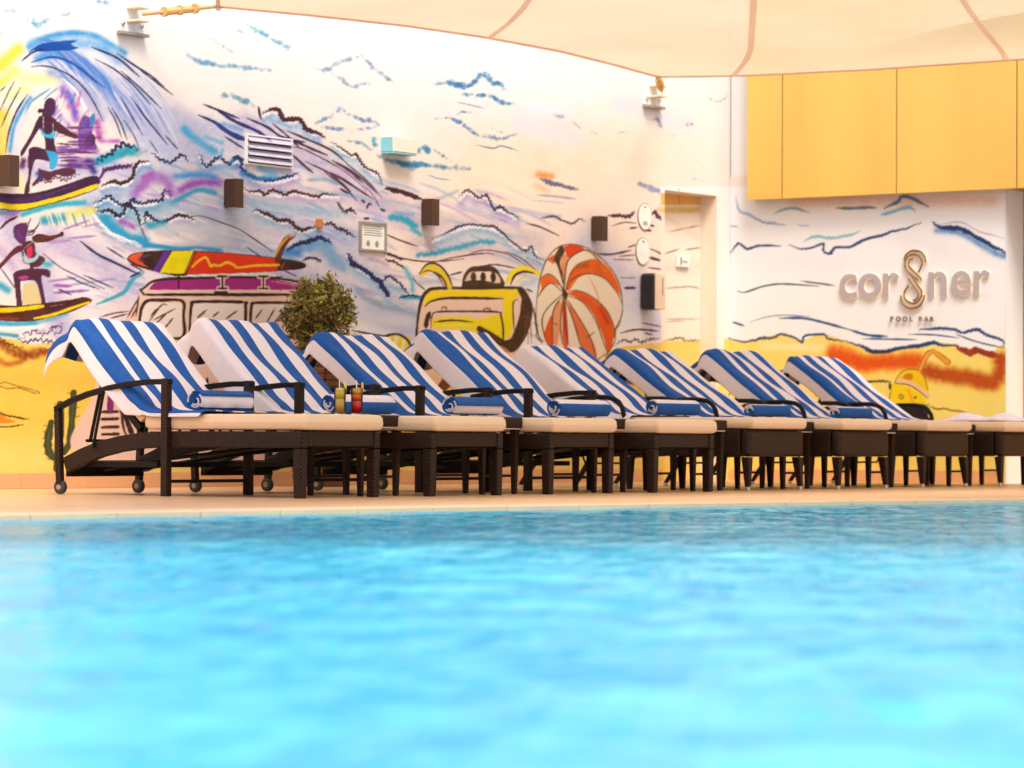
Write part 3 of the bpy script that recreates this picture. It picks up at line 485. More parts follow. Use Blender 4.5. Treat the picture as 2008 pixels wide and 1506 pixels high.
for a_ in (('A', '0,265 30,262', 20, (205, 205, 220)), ('A', '230,160 300,190 380,150', 44, (160, 215, 232)), ('A', '430,140 560,105', 24, (200, 215, 225)), ('A', '760,10 870,30', 40, (175, 220, 236)), ('A', '40,80 130,90', 30, (225, 235, 235)),
    ('C', '440,230 520,260', 24, (215, 225, 232)), ('C', '540,192 620,242 700,292 800,342 882,384', 34, (146, 214, 234)), ('C', '60,432 180,490 300,512 420,522 560,537 762,557', 36, (164, 208, 230)), ('C', '230,322 270,315 360,372 442,422', 18, (205, 212, 224)), ('C', '1080,552 1180,552 1240,502 1340,472 1440,432', 28, (180, 206, 226)), ('C', '1440,432 1500,502 1580,572 1692,652', 28, (196, 206, 222)), ('C', '1180,562 1280,622 1360,682 1510,652', 28, (180, 204, 226)), ('C', '330,762 400,746 500,792 602,832', 40, (150, 200, 216)),
    ('C', '1080,972 1170,932 1240,892 1270,852 1340,902 1430,942 1550,962 1582,1012', 34, (166, 194, 228)), ('C', '1140,1002 1300,1022 1450,1022 1560,1000', 30, (176, 196, 226)), ('C', '1330,1112 1440,1132 1522,1182', 28, (170, 200, 222)),
    ('E', '620,662 720,652 870,682 930,642 990,582 1060,642 1140,672 1162,722', 36, (112, 172, 214)), ('E', '820,742 940,752 1060,762 1130,802 1252,822', 28, (130, 180, 216)), ('E', '620,932 740,942 820,972 930,1052 1060,1082 1150,1092 1262,1052', 30, (142, 182, 220)), ('E', '780,912 830,882 912,892', 18, (180, 196, 222)), ('E', '1040,1002 1150,1052', 20, (160, 190, 220)), ('E', '120,1080 150,1160', 40, (110, 195, 215)), ('E', '150,1222 280,1272 400,1302 560,1302 730,1322 892,1332', 42, (118, 178, 214)), ('E', '460,1202 530,1172 572,1202', 40, (110, 176, 214)), ('E', '600,1172 680,1232 782,1302', 24, (160, 186, 216)),
    ('J', '140,912 232,912', 30, (204, 204, 232)), ('J', '290,952 352,1012', 20, (182, 184, 212)), ('J', '440,1042 492,1062', 20, (215, 205, 222)), ('J', '640,1046 732,1040', 16, (196, 194, 214)), ('J', '900,942 960,942 992,1012', 28, (190, 192, 222)), ('J', '1190,982 1272,972', 22, (198, 200, 222)), ('J', '1000,1022 1122,1082', 12, (212, 208, 226)), ('J', '800,1442 900,1472 1000,1510', 28, (194, 196, 222)), ('J', '1360,772 1440,802 1530,745', 16, (214, 206, 222)), ('J', '1220,1400 1370,1440', 14, (218, 214, 228)), ('K', '1010,40 1080,70 1200,125', 34, (190, 192, 220))): cloud(*a_)
S('E', '780,802 1002,852', 10, (176, 186, 196)); S('E', '940,1142 1070,1167 1140,1150 1272,1187', 11, (140, 165, 190)); S('E', '560,1376 640,1406 742,1416', 11, (186, 192, 212))
SP('G', '1430,170 1530,185', 34, (240, 178, 128), .8); SP('G', '1420,260 1500,300', 40, (248, 214, 184), .7); S('G', '1440,200 1520,236 1640,262 1742,292', 24, (134, 134, 158), .9, jag=1.2, soft=3); S('G', '1420,332 1560,342 1722,362', 17, (186, 184, 198), .9, soft=3); S('G', '1370,372 1500,382 1640,396', 8, (204, 196, 200), .9)
# right end of the wall
pr_ = (90, 62, 86)
for s_, w_, j in (('770,292 860,292 940,296 982,260', 19, 1.4), ('1110,282 1140,262 1170,302 1212,332', 19, 1.6), ('810,372 900,346 992,352', 8, 0), ('940,392 1002,386', 14, 0), ('1050,405 1115,412', 14, 0), ('1100,366 1137,377', 15, 0), ('690,592 800,597 952,566', 14, 0), ('930,542 992,522', 10, 0), ('860,612 992,602', 8, 0), ('815,637 972,642', 7, 0), ('1100,552 1160,577 1207,607', 10, 0), ('1100,622 1187,647', 19, 0), ('1090,702 1202,717', 11, 0), ('900,862 992,862', 18, 0), ('870,1217 1000,1190 1172,1202', 14, 0), ('1040,1137 1192,1167', 9, 0), ('1060,1217 1122,1232', 11, 0), ('830,1312 900,1272 950,1292 990,1262 1040,1292 1110,1262 1192,1267', 11, 1.6)): S('K', s_, w_, pr_, jag=j, wl=6)
S('K', '870,782 992,782', 8, (130, 120, 60)); SP('K', '850,480 1180,470', 34, (250, 240, 210), .6); SP('K', '900,1000 1150,1100', 50, (232, 224, 234), .7)
# door leaf (its own fainter strokes) and pool bar wall
PL('X', '1296,366 1430,366 1430,1010 1296,1010', (255, 240, 222), 1, curve=False); PL('X', '1296,668 1430,668 1430,1010 1296,1010', (254, 226, 150), 1, curve=False); PL('X', '1296,366 1430,366 1430,381 1296,377', (255, 249, 244), 1, curve=False); PL('X', '1296,379 1392,384 1392,402 1296,402', (248, 200, 140), 1, curve=False)
S('X', '1332,370 1332,402', 1.6, (196, 132, 70)); SP('X', '1296,412 1390,412', 9, (226, 190, 120), .6)
for s_, w_ in (('1220,592 1332,556', 12), ('1380,562 1512,542', 12), ('1210,867 1400,852 1502,867', 11), ('1230,1107 1492,1107', 8), ('1230,1127 1372,1122', 7), ('1250,420 1490,370', 10)): S('K', s_, w_, (172, 150, 128), .85)
S('K', '1225,1272 1350,1252 1390,1277 1502,1267', 12, (150, 128, 100), .9, jag=1); SP('K', '1230,300 1500,480', 40, (250, 222, 200), .5); SP('K', '1250,700 1500,690', 60, (236, 224, 208), .6)
PL('X', '1426,366 2040,340 2040,1010 1426,1010', (255, 252, 249), 1, curve=False); PL('X', '1400,366 1428,366 1428,1010 1400,1010', (255, 246, 234), 1, curve=False)
SP('M', '500,150 900,140 1800,150', 60, (250, 222, 208), .8); SP('M', '400,560 800,560', 90, (251, 246, 246), .7); SP('M', '1250,430 1800,560', 90, (250, 243, 241), .7); SP('M', '900,700 1750,760', 60, (250, 238, 238), .6)
PL('M', '40,1050 170,1072 290,1047 410,1022 550,1060 690,1022 850,1072 1000,1132 1100,1137 1200,1112 1420,1077 1560,1092 1650,1147 1780,1152 1900,1180 1900,2250 40,2250', (255, 234, 152))
SP('M', '300,1100 700,1110', 40, (255, 246, 200), .7)
bl = (44, 72, 122)
for s_, w_, j in (('80,492 130,426 190,462 260,442 330,442 412,442', 12, .9), ('465,436 550,462 620,452 690,426 690,476 740,492 770,452 860,452 920,422 990,392 1080,372 1150,346 1250,322 1332,290', 13, .9), ('1320,992 1450,986 1550,992 1610,1012 1700,992 1770,1032 1870,1062 1872,1112', 15, 1.1), ('65,1047 170,1072 290,1047 360,1047 410,1022 500,1042 550,1072 570,1032 690,1022 730,1052 850,1072', 12, .9), ('850,1072 950,1102 1000,1132 1100,1137 1200,1112 1330,1097 1420,1077 1480,1097 1562,1092', 19, .9)): S('M', s_, w_, bl, jag=j, wl=6)
SP('M', '1440,340 1600,360 1780,470 1880,510', 30, (150, 180, 214), .8); S('M', '1410,286 1460,322 1530,322 1610,337 1690,382 1780,432 1892,492', 22, (32, 58, 112), jag=1.2, wl=6)
for s_, w_, c_ in (('560,412 640,382 740,392 860,372 932,346', 15, (160, 206, 216)), ('120,120 120,152 140,212 210,242 290,282 442,307', 15, (172, 190, 212)), ('370,232 420,206 500,196 602,222', 14, (160, 186, 206)), ('780,192 850,197 950,192 1042,192', 17, (130, 156, 172)), ('1090,197 1180,152 1200,122 1270,127 1382,187', 18, (108, 150, 182)), ('1070,242 1180,207 1260,187 1292,217', 22, (160, 206, 228)), ('80,310 130,318', 10, (170, 190, 205)), ('520,305 600,312', 10, (190, 200, 215)), ('1450,300 1600,290 1720,350 1880,390', 10, (206, 196, 214))): S('M', s_, w_, c_, .85, jag=.8, soft=2)
for s_, w_, c_ in (('125,737 175,747 300,707 430,692 662,707', 11, (92, 112, 126)), ('540,672 650,687 762,702', 10, (92, 112, 126)), ('210,942 330,907 460,897 602,907', 7, (150, 160, 180)), ('400,917 560,917 700,947 862,992', 15, (52, 86, 142)), ('860,992 980,1027 1112,1037', 16, (60, 96, 152)), ('950,1052 1302,1057', 11, (84, 110, 150)), ('95,942 172,967', 12, (80, 98, 136)), ('1250,1022 1420,1027 1582,1047', 9, (92, 108, 150)), ('1560,1022 1700,1072 1872,1112', 10, (100, 108, 146))): S('M', s_, w_, c_)
S('M', '1560,1097 1620,1132 1650,1147 1700,1127 1780,1152 1872,1172', 32, (158, 52, 18), jag=1.6, wl=7); SP('M', '740,1162 800,1142 850,1172 920,1202 1000,1222 1080,1202 1180,1200 1310,1192', 52, (236, 96, 16), 1., jag=5, wl=13); SP('M', '760,1170 900,1200 1080,1210 1300,1195', 34, (232, 90, 12), 1., jag=4, wl=10); SP('M', '1370,1252 1470,1287 1600,1302 1700,1312 1800,1332 1850,1262 1862,1182', 48, (190, 76, 12), 1., jag=4, wl=12); SP('M', '1500,1290 1800,1350', 36, (196, 84, 16), .9, jag=4, wl=8)
SP('M', '300,1240 340,1260', 30, (232, 100, 20), .9)
S('M', '910,1342 1030,1332 1132,1332', 11, (70, 46, 30), jag=.8); S('T', '680,882 800,942 880,932 960,952 1142,977', 12, (70, 46, 30), jag=.8)
PL('T', '240,890 270,740 300,648 470,690 645,795 632,890', (252, 216, 16)); PL('T', '318,642 340,580 400,520 480,488 560,494 640,560 682,640 692,745 560,660', (250, 204, 22)); PL('T', '400,590 440,540 520,540 500,610', (206, 130, 20)); S('T', '325,622 450,632 570,692 695,795', 44, (250, 216, 182), tp=.8); S('T', '320,648 450,660 560,712 685,812', 10, (62, 36, 26)); S('T', '320,640 345,575 400,515 480,488 570,498 650,570 692,720', 9, (92, 56, 26)); S('T', '275,720 240,880', 10, (110, 70, 30))
S('T', '595,510 650,382 690,302 765,280', 44, (246, 176, 80), tp=.8); S('T', '790,308 925,408', 58, (242, 164, 34), tp=.9); S('T', '575,500 630,372 680,290 760,262', 8, (110, 62, 24)); S('T', '620,510 675,390 720,320 770,305', 8, (110, 62, 24)); S('T', '800,290 935,385 930,425 900,432 780,330', 8, (110, 62, 24)); SP('T', '470,720 520,860', 22, (244, 150, 40), .7)
for x, y, r_ in ((388, 800, 26), (548, 808, 10)): S('T', f'{x-r_},{y} {x},{y-r_} {x+r_},{y} {x},{y+r_} {x-r_},{y}', 12, (84, 50, 24), tp=.9)
PL('T', '220,890 660,890 640,1060 230,1060', (40, 26, 22)); PL('T', '250,640 280,660 270,720 245,700', (70, 50, 26))
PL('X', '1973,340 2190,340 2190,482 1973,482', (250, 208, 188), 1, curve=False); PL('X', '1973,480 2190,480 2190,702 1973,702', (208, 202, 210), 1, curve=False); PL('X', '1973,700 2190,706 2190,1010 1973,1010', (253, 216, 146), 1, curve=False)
_d = 255-CAN; _m = _d.max(-1, keepdims=True); CAN[:] = np.clip(255-_d*(1+.38*np.clip(_m/60-.15, 0, 1)*np.clip((215-_m)/90, 0, 1)), 0, 255)
ALB = (srgb(CAN)*.80).astype(np.float32)
def sample(px, py):
    x = np.clip(px-CX0, 0, CW-1.01); y = np.clip(py-CY0, 0, CH-1.01); xi = x.astype(int); yi = y.astype(int); fx = (x-xi)[:, None]; fy = (y-yi)[:, None]
    return (ALB[yi, xi]*(1-fx)+ALB[yi, xi+1]*fx)*(1-fy)+(ALB[yi+1, xi]*(1-fx)+ALB[yi+1, xi+1]*fx)*fy
def mural_mat():
    m = bpy.data.materials.new('mural_paint'); m.use_nodes = True; t = m.node_tree; N = t.nodes; L = t.links; b = N['Principled BSDF']
    at = N.new('ShaderNodeAttribute'); at.attribute_name = 'paint'; tc = N.new('ShaderNodeTexCoord')
    nz = N.new('ShaderNodeTexNoise'); nz.inputs['Scale'].default_value = 2.2; nz.inputs['Detail'].default_value = 6; L.new(tc.outputs['Object'], nz.inputs['Vector'])
    mr = N.new('ShaderNodeMapRange'); mr.inputs[3].default_value = .93; mr.inputs[4].default_value = 1.05; L.new(nz.outputs[0], mr.inputs[0])
    mx = N.new('ShaderNodeMix'); mx.data_type = 'RGBA'; mx.blend_type = 'MULTIPLY'; mx.inputs[0].default_value = 1.; L.new(at.outputs['Color'], mx.inputs[6]); L.new(mr.outputs[0], mx.inputs[7]); L.new(mx.outputs[2], b.inputs['Base Color'])
    b.inputs['Roughness'].default_value = .75; b.inputs['Specular IOR Level'].default_value = .25
    n2 = N.new('ShaderNodeTexNoise'); n2.inputs['Scale'].default_value = 70; L.new(tc.outputs['Object'], n2.inputs['Vector']); bp = N.new('ShaderNodeBump'); bp.inputs['Strength'].default_value = .12; bp.inputs['Distance'].default_value = .01; L.new(n2.outputs[0], bp.inputs['Height']); L.new(bp.outputs[0], b.inputs['Normal'])
    return m
M['mural'] = mural_mat()
def painted(name, axis, val, u0, u1, z0, z1, du, dz, parent, hole=None, flip=False):
    nu, nz = int((u1-u0)/du)+1, int((z1-z0)/dz)+1
    u = np.linspace(u0, u1, nu); z = np.linspace(z0, z1, nz); U, Z = np.meshgrid(u, z); V = np.full(U.shape, val)
    P = np.stack([U, V, Z] if axis == 1 else [V, U, Z], -1).reshape(-1, 3)
    c = sample(*to_px(P))
    i = np.arange(nu*nz).reshape(nz, nu); q = np.stack([i[:-1, :-1], i[:-1, 1:], i[1:, 1:], i[1:, :-1]], -1).reshape(-1, 4)
    if flip: q = q[:, ::-1]
    if hole:
        cc = P[q].mean(1); ua = cc[:, 0 if axis == 1 else 1]; q = q[~((ua > hole[0]) & (ua < hole[1]) & (cc[:, 2] < hole[2]))]
    me = bpy.data.meshes.new(name); me.vertices.add(len(P)); me.vertices.foreach_set('co', P.astype(np.float32).ravel())
    me.loops.add(q.size); me.loops.foreach_set('vertex_index', q.astype(np.int32).ravel()); me.polygons.add(len(q)); me.polygons.foreach_set('loop_start', np.arange(0, q.size, 4, dtype=np.int32))
    me.update(calc_edges=True)
    a = me.attributes.new('paint', 'FLOAT_COLOR', 'POINT'); a.data.foreach_set('color', np.concatenate([c, np.ones((len(c), 1))], 1).astype(np.float32).ravel())
    me.materials.append(M['mural']); return link(name, me, parent)
def rel(o, loc):
    """geometry given in world coordinates under a parent standing at loc"""
    o.matrix_parent_inverse = Matrix.Translation(-Vector(loc)); return o
def wall_x(px, py=600): return hit(px, py, 1, WY)[0]
def on_wall(px, py): p = hit(px, py, 1, WY); return p[0], p[2]
# ------------------------------------------------------------------ mural wall
DX0, DX1, DZ = wall_x(1303, 450), wall_x(1405, 450), on_wall(1350, 378)[1]
WL = (18., WY, 0.)
mw = empty('mural_wall', WL); tag(mw, 'long white wall painted with surfers, waves, a camper van and a balloon', 'wall')
rel(painted('mural', 1, WY, 12.6, XB, 0., 3.5, .009, .006, mw, hole=(DX0, DX1, DZ)), WL)
b = MB()
b.box((12.6, WY+.012, 0), (DX0-.004, WY+.3, 3.5)).box((DX0-.004, WY+.012, DZ+.004), (DX1+.004, WY+.3, 3.5)).box((DX1+.004, WY+.012, 0), (XB+.3, WY+.3, 3.5)).box((6., WY+.012, 0), (12.6, WY+.3, 3.5)).box((6., WY+.012, 3.5), (XB+.3, WY+.3, 4.6))
rel(b.build('wall_body', M['paintw'], mw), WL)
rv = mat('door_reveal', (.84, .68, .52), .6, .05, 5)
b = MB().box((DX1, WY+.002, 0), (DX1+.003, WY+.17, DZ)).box((DX0-.003, WY+.002, 0), (DX0, WY+.17, DZ)).box((DX0, WY+.002, DZ), (DX1, WY+.17, DZ+.003))
rel(b.build('door_reveal', rv, mw), WL)
x = wall_x(38, 945); TW = wall_x(170, 945)-x; TW = max(TW, .55)
x0 = x-4*TW; sk_me = MB().box((.0015, 0, 0), (TW-.0015, .012, .098)).mesh('skirting_tile', M['skirt'], bevel=.002, seg=1)
while x0 < DX0-.05:
    if x0+TW <= DX0:
        o = link('skirting_tile', sk_me, mw)
    else:
        o = MB().box((.0015, 0, 0), (DX0-x0-.01, .012, .098)).build('skirting_tile', M['skirt'], mw)
    o.location = (x0-WL[0], -.0125, .001); x0 += TW
# door in its recess
dl = (DX0, WY+.15, 0.)
dr = empty('door', dl); tag(dr, 'recessed door painted with faint waves, cream side and orange top panel', 'door')
rel(painted('leaf', 1, WY+.15, DX0+.004, DX1-.004, 0.004, DZ-.003, .012, .008, dr), dl)
p = hit(1394, 390, 1, WY+.1)
rel(MB().box((p[0]-.07, WY+.05, p[2]-.045), (p[0]+.05, WY+.145, p[2]+.035)).build('door_closer', M['creambox'], dr, bevel=.006), dl)
p = hit(1338, 512, 1, WY+.14)
rel(MB().box((p[0]-.09, WY+.125, p[2]-.05), (p[0]+.09, WY+.148, p[2]+.05)).build('push_plate', M['paper'], dr, bevel=.004), dl)
rel(MB().box((p[0]-.055, WY+.117, p[2]-.03), (p[0]-.040, WY+.124, p[2]+.03)).box((p[0]-.02, WY+.117, p[2]-.004), (p[0]+.05, WY+.124, p[2]+.002)).build('plate_mark', M['grey'], dr), dl)
# ------------------------------------------------------------------ pool bar wall, return wall, fascia
YE = hit(1972, 640, 0, XB)[1]
bl_ = (XB, 13.2, 0.)
bw = empty('pool_bar_wall', bl_); tag(bw, 'white side wall painted with blue wave lines, orange dunes and a drink cup', 'wall')
rel(painted('mural', 0, XB, YE, WY-.002, 0., 2.5, .008, .006, bw, flip=True), bl_)
rel(MB().box((XB+.012, YE, 0), (XB+.30, WY, 3.9)).build('wall_body', M['paintw'], bw), bl_)
y0 = WY-.02
while y0 > YE+.2:
    y1 = max(YE, y0-.72); o = MB().box((XB-.0125, y1+.003, .001), (XB-.0005, y0, .099)).build('skirting_tile', M['skirt'], bw, bevel=.002, seg=1); rel(o, bl_); y0 = y1
rw_l = (XB+.45, 11., 0.)
rw = empty('return_wall', rw_l); tag(rw, 'plain wall strip banded pink, grey and yellow past the pool bar sign', 'wall')
rel(painted('mural', 0, XB+.45, 8.6, YE+.45, 0., 2.6, .02, .008, rw, flip=True), rw_l)
rel(MB().box((XB+.46, 8.6, 0), (XB+.75, YE+.45, 3.9)).build('wall_body', M['paintw'], rw), rw_l)
XF = XB-.13
_t = M['panel'].node_tree; _n = [q for q in _t.nodes if q.type == 'TEX_NOISE'][0]; _m = _t.nodes.new('ShaderNodeMapping'); _m.inputs['Scale'].default_value = (1., 1.5, .22)  # upright colour bands painted in for soft reflections on the panels
_t.links.new([q for q in _t.nodes if q.type == 'TEX_COORD'][0].outputs['Object'], _m.inputs[0]); _t.links.new(_m.outputs[0], _n.inputs['Vector']); _n.inputs['Scale'].default_value = 1.3; _n.inputs['Detail'].default_value = 2
fy = [hit(px, 385, 0, XF)[1] for px in (1463, 1533, 1757, 1993)]
while fy[-1] > 8.5: fy.append(fy[-1]-1.055)
fl = (XF, 11.5, 2.29)
fa = empty('fascia', fl); tag(fa, 'glossy golden yellow panelled fascia above the pool bar wall', 'fascia')
for a, c in zip(fy[:-1], fy[1:]):
    rel(MB().box((XF, c+.005, 2.29), (XF+.03, a-.005, 3.95)).build('panel', M['panel'], fa, bevel=.003, seg=1), fl)
rel(MB().box((XF+.032, fy[-1], 2.30), (XB+.44, YE-.004, 3.94)).box((XF+.032, YE-.003, 2.30), (XB-.004, fy[0]-.002, 3.94)).build('backing', mat('fascia_backing', (.40, .21, .05), .6, .1, 5), fa), fl)
# ------------------------------------------------------------------ deck, coping, pool water, ground
EDGE = [(-8, 9.45), (4, 9.45), (8, 9.43), (9.84, 9.41), (11.6, 9.33), (13.1, 9.16), (14.5, 8.93), (15.6, 8.68), (16.9, 8.38), (18.5, 8.02), (21, 7.45), (30, 5.5)]
ex = np.linspace(-8, 30, 153); ey = np.interp(ex, *zip(*EDGE)); ey = np.convolve(np.pad(ey, 6, mode='edge'), np.ones(13)/13, 'valid')
def deck_mat():
    m = mat('deck_tile', (.74, .43, .22), .33, .07, 3., .06, 30)
    t = m.node_tree; N = t.nodes; L = t.links; b = N['Principled BSDF']; src = b.inputs['Base Color'].links[0].from_socket
    tc = N.new('ShaderNodeTexCoord'); br = N.new('ShaderNodeTexBrick'); br.offset = 0; br.inputs['Scale'].default_value = 1.; br.inputs['Brick Width'].default_value = .6; br.inputs['Row Height'].default_value = .6; br.inputs['Mortar Size'].default_value = .004
    br.inputs['Color1'].default_value = (1, 1, 1, 1); br.inputs['Color2'].default_value = (.93, .92, .9, 1); br.inputs['Mortar'].default_value = (.55, .5, .45, 1)
    L.new(tc.outputs['Object'], br.inputs['Vector']); mx = N.new('ShaderNodeMix'); mx.data_type = 'RGBA'; mx.blend_type = 'MULTIPLY'; mx.inputs[0].default_value = 1
    L.new(src, mx.inputs[6]); L.new(br.outputs[0], mx.inputs[7]); L.new(mx.outputs[2], b.inputs['Base Color']); return m
M['deck'] = deck_mat()
b = MB(); n = len(ex); CW_ = .30
vs = [(x, y+CW_, 0) for x, y in zip(ex, ey)]+[(x, 18., 0) for x in ex]+[(x, y+CW_, -.5) for x, y in zip(ex, ey)]
b.add(vs, [(i, i+1, n+i+1, n+i) for i in range(n-1)]+[(2*n+i, 2*n+i+1, i+1, i) for i in range(n-1)])
deck = b.build('deck', M['deck']); tag(deck, 'peach tiled pool deck under the loungers', None, None, 'structure')
i = 24
while i < n-8:                                # coping stones along the curved edge, half a metre each
    k = 2; g = .004; b = MB(); xs = np.linspace(ex[i]+g, ex[i+k]-g, 4); ys = np.interp(xs, ex, ey)
    vs = []
    for x_, y_ in zip(xs, ys): vs += [(x_, y_-.006, -.045), (x_, y_+CW_-.004, -.045), (x_, y_+CW_-.004, .002), (x_, y_-.006, .002)]
    fs = [(4*j+a, 4*j+(a+1) % 4, 4*j+4+(a+1) % 4, 4*j+4+a) for j in range(3) for a in range(4)]+[(0, 1, 2, 3), (15, 14, 13, 12)]
    b.add(vs, fs); b.build('coping_stone', M['coping'], deck, bevel=.006, seg=2); i += k
b = MB(); b.add([(x, y, -.06) for x, y in zip(ex, ey)]+[(x, y+CW_+.01, -.06) for x, y in zip(ex, ey)]+[(x, y, -1.3) for x, y in zip(ex, ey)], [(i, i+1, n+i+1, n+i) for i in range(n-1)]+[(2*n+i, 2*n+i+1, i+1, i) for i in range(n-1)])
o = b.build('pool_wall', mat('pool_tile', (.10, .32, .48), .3, .2, 8)); tag(o, 'blue tiled rim of the pool below the coping', None, None, 'structure')
gm = MB().box((-60, -60, -1.6), (90, 60, -1.35)).build('ground', mat('ground_concrete', (.42, .38, .33), .8, .1, 2)); tag(gm, 'plain ground beneath the pool and deck', None, None, 'structure')
def water():
    x = np.arange(-3., 31., .055); y = np.arange(-9., 9.75, .045); X, Y = np.meshgrid(x, y); Zw = np.zeros_like(X); r = np.random.default_rng(3)
    for k in range(46):
        wl = .16*(1.065**k)*r.uniform(.9, 1.1); a = r.uniform(0, 2*math.pi) if k % 3 else r.normal(.6, .5); kk = 2*math.pi/wl
        amp = .0125*wl**1.0*r.uniform(.5, 1.)*(1.3 if wl < .35 else 1.1 if wl < .8 else .5/wl)
        Zw += amp*np.sin(kk*(X*math.cos(a)+Y*math.sin(a))+r.uniform(0, 6.3)+.8*np.sin(X*.7+k)+.6*np.sin(Y*.9-k))
    Zw = Zw*.085-.020
    nx, ny = len(x), len(y); P = np.stack([X, Y, Zw], -1).reshape(-1, 3).astype(np.float32); i = np.arange(nx*ny).reshape(ny, nx)
    q = np.stack([i[:-1, :-1], i[:-1, 1:], i[1:, 1:], i[1:, :-1]], -1).reshape(-1, 4)
    me = bpy.data.meshes.new('pool_water'); me.vertices.add(len(P)); me.vertices.foreach_set('co', P.ravel()); me.loops.add(q.size); me.loops.foreach_set('vertex_index', q.astype(np.int32).ravel()); me.polygons.add(len(q)); me.polygons.foreach_set('loop_start', np.arange(0, q.size, 4, dtype=np.int32)); me.update(calc_edges=True)
    me.polygons.foreach_set('use_smooth', [True]*len(q))
    m = bpy.data.materials.new('pool_water'); m.use_nodes = True; t = m.node_tree; N = t.nodes; L = t.links; b = N['Principled BSDF']
    tc = N.new('ShaderNodeTexCoord'); nz = N.new('ShaderNodeTexNoise'); nz.inputs['Scale'].default_value = 3.2; nz.inputs['Detail'].default_value = 4; nz.inputs['Distortion'].default_value = 1.2; L.new(tc.outputs['Object'], nz.inputs['Vector'])
    cr = N.new('ShaderNodeValToRGB'); cr.color_ramp.elements[0].position = .3; cr.color_ramp.elements[0].color = (.01, .45, .83, 1); cr.color_ramp.elements[1].position = .72; cr.color_ramp.elements[1].color = (.08, .74, .95, 1)
    L.new(nz.outputs[0], cr.inputs[0]); N.remove(b)
    n2 = N.new('ShaderNodeTexNoise'); n2.inputs['Scale'].default_value = 1.; n2.inputs['Detail'].default_value = 3; mp = N.new('ShaderNodeMapping'); mp.vector_type = 'TEXTURE'; mp.inputs['Rotation'].default_value = (0, 0, .55); mp.inputs['Scale'].default_value = (.26, .085, 1.); L.new(tc.outputs['Object'], mp.inputs[0]); L.new(mp.outputs[0], n2.inputs['Vector']); bp = N.new('ShaderNodeBump'); bp.inputs['Strength'].default_value = .8; bp.inputs['Distance'].default_value = .026; L.new(n2.outputs[0], bp.inputs['Height'])
    df = N.new('ShaderNodeBsdfDiffuse'); gl = N.new('ShaderNodeBsdfGlossy'); gl.inputs['Roughness'].default_value = .03; fn = N.new('ShaderNodeFresnel'); fn.inputs[0].default_value = 1.33
    ml = N.new('ShaderNodeMath'); ml.operation = 'MULTIPLY'; ml.inputs[1].default_value = .70; ms = N.new('ShaderNodeMixShader')
    L.new(cr.outputs[0], df.inputs[0]); L.new(bp.outputs[0], gl.inputs['Normal']); L.new(bp.outputs[0], fn.inputs['Normal']); L.new(fn.outputs[0], ml.inputs[0]); L.new(ml.outputs[0], ms.inputs[0]); L.new(df.outputs[0], ms.inputs[1]); L.new(gl.outputs[0], ms.inputs[2]); L.new(ms.outputs[0], N['Material Output'].inputs[0])
    me.materials.append(m); o = link('pool_water', me); tag(o, 'rippled bright turquoise pool water', None, None, 'structure')
water()
# ------------------------------------------------------------------ shade sail
SZ = 3.10
def at_sail(px, py): p = hit(px, py, 2, SZ); return np.array(p[:2])
we = np.array([at_sail(*p) for p in ((428, 12), (600, 28), (800, 50), (950, 72), (1100, 100), (1200, 125), (1290, 150))])
re_ = np.array([at_sail(*p) for p in ((1290, 150), (1380, 149), (1470, 147), (1700, 136), (2008, 115))]); re_ = np.vstack([re_, [re_[-1][0]+.12, 8.3]])
def along(P, t):
    s = np.concatenate([[0], np.cumsum(np.linalg.norm(np.diff(P, axis=0), axis=1))]); s /= s[-1]
    return np.array([np.interp(t, s, P[:, 0]), np.interp(t, s, P[:, 1])])
le_ = np.array([we[0], [14.6, 12.35], [12.7, 11.0], [8.8, 8.0]])  # left edge stretched out of view so its shade covers the first loungers
pe_ = np.array([le_[-1], [13.5, 8.5], [18, 8.75], re_[-1]])
def sail_pt(a, c):
    W_, Q_ = along(we, a), along(pe_, a); L_, Rr = along(le_, c), along(re_, c)
    p = (1-c)*W_+c*Q_+(1-a)*L_+a*Rr-((1-a)*(1-c)*we[0]+a*(1-c)*we[-1]+(1-a)*c*pe_[0]+a*c*pe_[-1])
    ax_, ay_ = at_sail(1640, 130); bx_, by_ = at_sail(2030, 58); lx, ly = bx_-ax_, by_-ay_; tt = ((p[0]-ax_)*lx+(p[1]-ay_)*ly)/(lx*lx+ly*ly); dd = ((p[0]-ax_)*-ly+(p[1]-ay_)*lx)/math.hypot(lx, ly)
    fold = .30*math.exp(-(dd/.22)**2)*max(0., min(1., tt))*max(0., min(1., 2.2-tt*.6))
    return p[0], p[1], SZ+.07*math.sin(math.pi*a)*math.sin(math.pi*c)+fold*min(1., (1-a)*12)
na, nc = 130, 100
b = MB(); b.add([sail_pt(a/na, c/nc) for c in range(nc+1) for a in range(na+1)], [(c*(na+1)+a, c*(na+1)+a+1, (c+1)*(na+1)+a+1, (c+1)*(na+1)+a) for c in range(nc) for a in range(na)])
